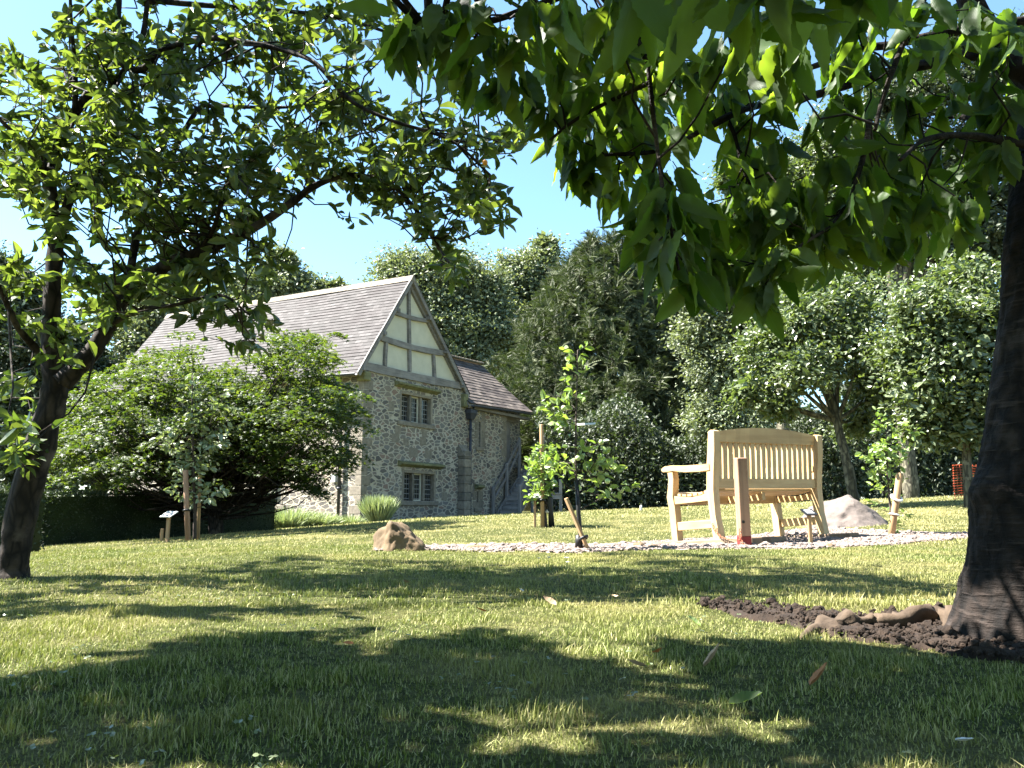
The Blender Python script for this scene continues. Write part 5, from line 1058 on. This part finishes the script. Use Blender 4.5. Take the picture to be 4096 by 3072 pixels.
for k in range(130):
    c = at(rng.uniform(2300, 3700), rng.uniform(-500, 350), rng.uniform(.8, 1.05)); P.append(c + S / S[2] * rng.uniform(.55, 1.6))  # clusters added sunward of the nearest leaves to shade them
P = np.array(P) - cb; n = 8; C_ = np.repeat(P, n, 0); N_ = len(C_); print('canopy leaves', N_)
for nd in P[::3]: twig_to(mb, ALLC, nd, .012, .003, .05, 4, 5)
mb.build('trunk', M['bark_cherry'], cherry, True)
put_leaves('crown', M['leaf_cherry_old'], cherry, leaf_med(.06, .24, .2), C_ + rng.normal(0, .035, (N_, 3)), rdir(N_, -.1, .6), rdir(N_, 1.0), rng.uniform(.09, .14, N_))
# surface root
mb = MB(); rp = smoothpath([gp(3900, 2530) - cb + np.array([0, 0, .0]), gp(3750, 2500) - cb + np.array([0, 0, .012]), gp(3600, 2520) - cb + np.array([0, 0, .018]), gp(3480, 2515) - cb + np.array([0, 0, .010]), gp(3340, 2530) - cb + np.array([0, 0, .006]), gp(3180, 2555) - cb - np.array([0, 0, .018])], 8)
mb.tube(rp, np.interp(np.linspace(0, 1, len(rp)), [0, .3, .5, .8, 1], [.045, .030, .022, .032, .014]), 20, wob=1.0); mb.build('root', simple('worn_root', (.06, .042, .028), .9, .4, 16, .8, .01), cherry, True)

# ================================================================== SMALL THINGS ON THE LAWN
for i, (px, py, s_, mt, lb) in enumerate([(3310, 2775, .062, 'dead', 'large domed orange brown leaf lying in the near shade'), (2880, 2690, .07, 'dead2', 'curled pinkish tan leaf in the grass left of the orange leaf'), (2970, 2880, .065, 'leaf_cherry', 'broad fresh green leaf lying close to the camera'), (1405, 2620, .03, 'dead', 'small orange leaf on the sunlit grass, left of the middle shadow'), (1620, 2358, .05, 'dead2', 'tan curled leaf on the grass in front of the brown boulder'), (2080, 2392, .045, 'white', 'small white scrap in the sunny middle of the lawn'), (1930, 2482, .04, 'dead', 'dark brown crumpled leaf in the middle of the lawn'), (2560, 2722, .05, 'dead2', 'rounded pale tan leaf at the edge of the middle shadow'), (2650, 2660, .045, 'dead', 'brown leaf curled upright beside the rounded tan leaf'), (2460, 2420, .04, 'dead2', 'pale curled leaf in the grass in front of the middle sapling'), (3840, 3050, .045, 'white', 'white torn scrap at the bottom edge of the lawn'), (2200, 2445, .06, 'dead2', 'long pale twig like leaf lying on the sunlit grass'), (1130, 2470, .03, 'white', 'small white petal on the left part of the sunlit lawn'), (2770, 2530, .05, 'leaf_young', 'yellow green leaf fallen on the grass near the bare soil')]):
    P_ = gp(px, py); V, Fc, UV = leaf_hi(12, .30, -.35, .16)
    V = V[:39]; Fc = [f for f in Fc.tolist() if max(f) < 39]; s_ = s_ * (.6 if mt == 'white' else 1); V = V * s_ * .85; V[:, 0] -= s_ * .4; V[:, 2] += .004 + .02 - V[:, 2].min() * 0
    o = mk('fallen_leaf' if mt != 'white' else 'white_scrap', V, Fc, M[mt], uv=UV[:39]); o.location = (P_[0], P_[1], P_[2]); o.rotation_euler = (rng.normal(0, .25), rng.normal(0, .2), rng.uniform(0, 6.28) if i > 2 else rng.normal(0, .4)); tag(o, lb, 'leaf' if mt != 'white' else 'scrap', 'fallen leaves on the lawn' if mt != 'white' else None)
for i, (px, py, lb) in enumerate([(2265, 2278, 'largest white daisy in the shadow band of the lawn'), (2266, 2300, 'daisy half hidden in grass just below the largest daisy'), (2192, 2276, 'daisy left of the largest one, at the shadow edge'), (2152, 2280, 'leftmost tiny daisy of the small group')]):
    P_ = gp(px, py); o = empty('daisy', P_, 0, lb, 'flower', 'daisies in the lawn'); r_ = (.016, .010, .011, .008)[i]; h_ = .055
    m2 = MB(); m2.tube([(0, 0, 0), (.004, 0, h_)], .0012, 5); m2.build('stem', M['leaf_young'], o)
    m2 = MB(); 
    for k in range(13):
        a = k * 2 * math.pi / 13; c_, s_ = math.cos(a), math.sin(a); m2.add([(.004 + c_ * r_ * .2 - s_ * r_ * .1, s_ * r_ * .2 + c_ * r_ * .1, h_), (.004 + c_ * r_ - s_ * r_ * .15, s_ * r_ + c_ * r_ * .15, h_ + .004), (.004 + c_ * r_ + s_ * r_ * .15, s_ * r_ - c_ * r_ * .15, h_ + .004), (.004 + c_ * r_ * .2 + s_ * r_ * .1, s_ * r_ * .2 - c_ * r_ * .1, h_)], [(0, 1, 2, 3)])
    m2.build('petals', M['petal'], o)

# unseen orchard trees added behind and beside the camera to block sky light
for i, (x, y, h, r) in enumerate([(-5.5, -4.5, 3.2, 2.4), (-.5, -5.5, 3.6, 2.6), (4.5, -4.5, 3.4, 2.6), (8.5, -.5, 3.6, 2.5)]):
    far_tree('orchard_tree', np.array([x, y, 0.]), [(0, 0, h, r, r, r * .75), (r * .5, .3, h + 1, r * .6, r * .6, r * .5), (-r * .5, -.3, h * .7, r * .6, r * .6, r * .5)], 160, 7000, .16, M['leaf_orchard'], ['orchard tree out of the picture behind the camera, leftmost', 'orchard tree out of the picture behind the camera, middle', 'orchard tree out of the picture behind the camera, right of the middle', 'orchard tree out of the picture beside the cherry trunk'][i], tr=.1, clump=.6)

# added unseen leaf clusters behind and beside the camera, cutting the overhead sky light
P = np.array([[rng.uniform(-4.5, 3.5), rng.uniform(-3.2, .35), rng.uniform(2.0, 3.6)] for _ in range(900)]) - cb; C_ = np.repeat(P, 8, 0); N_ = len(C_)
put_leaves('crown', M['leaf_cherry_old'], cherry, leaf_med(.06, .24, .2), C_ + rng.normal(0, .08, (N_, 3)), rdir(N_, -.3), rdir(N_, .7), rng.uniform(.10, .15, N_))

# clover and small weeds between the blades close to the camera
n = 600; yb_ = rng.uniform(.7, 3.2, n); xb_ = rng.uniform(-1, 1, n) * (yb_ * .68 + .1); cl2 = np.sin(xb_ * 6 + 1) * np.sin(yb_ * 5.3) > .25; xb_, yb_ = xb_[cl2], yb_[cl2]; n = len(xb_)
hh = g(xb_, yb_) + rng.uniform(.008, .024, n); PP = np.repeat(np.stack([xb_, yb_, hh], 1), 3, 0); a0 = np.repeat(rng.uniform(0, 6.283, n), 3) + np.tile([0, 2.1, 4.2], n)
D = np.stack([np.cos(a0), np.sin(a0), rng.normal(.1, .15, 3 * n)], 1)
o = put_leaves('clover', M['leaf_orchard'], None, leaf_med(.05, .42, .1), PP, D, rdir(3 * n, 2.0, .3), rng.uniform(.005, .009, 3 * n)); tag(o, 'patches of small clover leaves growing among the near grass', 'clover', kind='stuff')

# clods and grit on the bare soil
G = np.array(SOIL); cand = np.stack([rng.uniform(G[:, 0].min(), G[:, 0].max(), 9000), rng.uniform(G[:, 1].min(), G[:, 1].max(), 9000)], 1); cand = cand[inpoly(cand[:, 0] + rng.normal(0, .02, 9000), cand[:, 1] + rng.normal(0, .03, 9000), SOIL)][:3500]
rs = rng.uniform(.002, .007, len(cand)) * (1 + (rng.random(len(cand)) < .06) * 1.6); P = np.stack([cand[:, 0], cand[:, 1], g(cand[:, 0], cand[:, 1]) + .016], 1); V, Fc = inst(PV * np.array([1.2, 1, .8]), PF, frames(rdir(len(P)), rdir(len(P), 1)), P, rs)
tag(mk('soil_clods', V, Fc, M['soil']), 'crumbs and clods of dry soil round the foot of the cherry trunk', 'soil', kind='stuff')
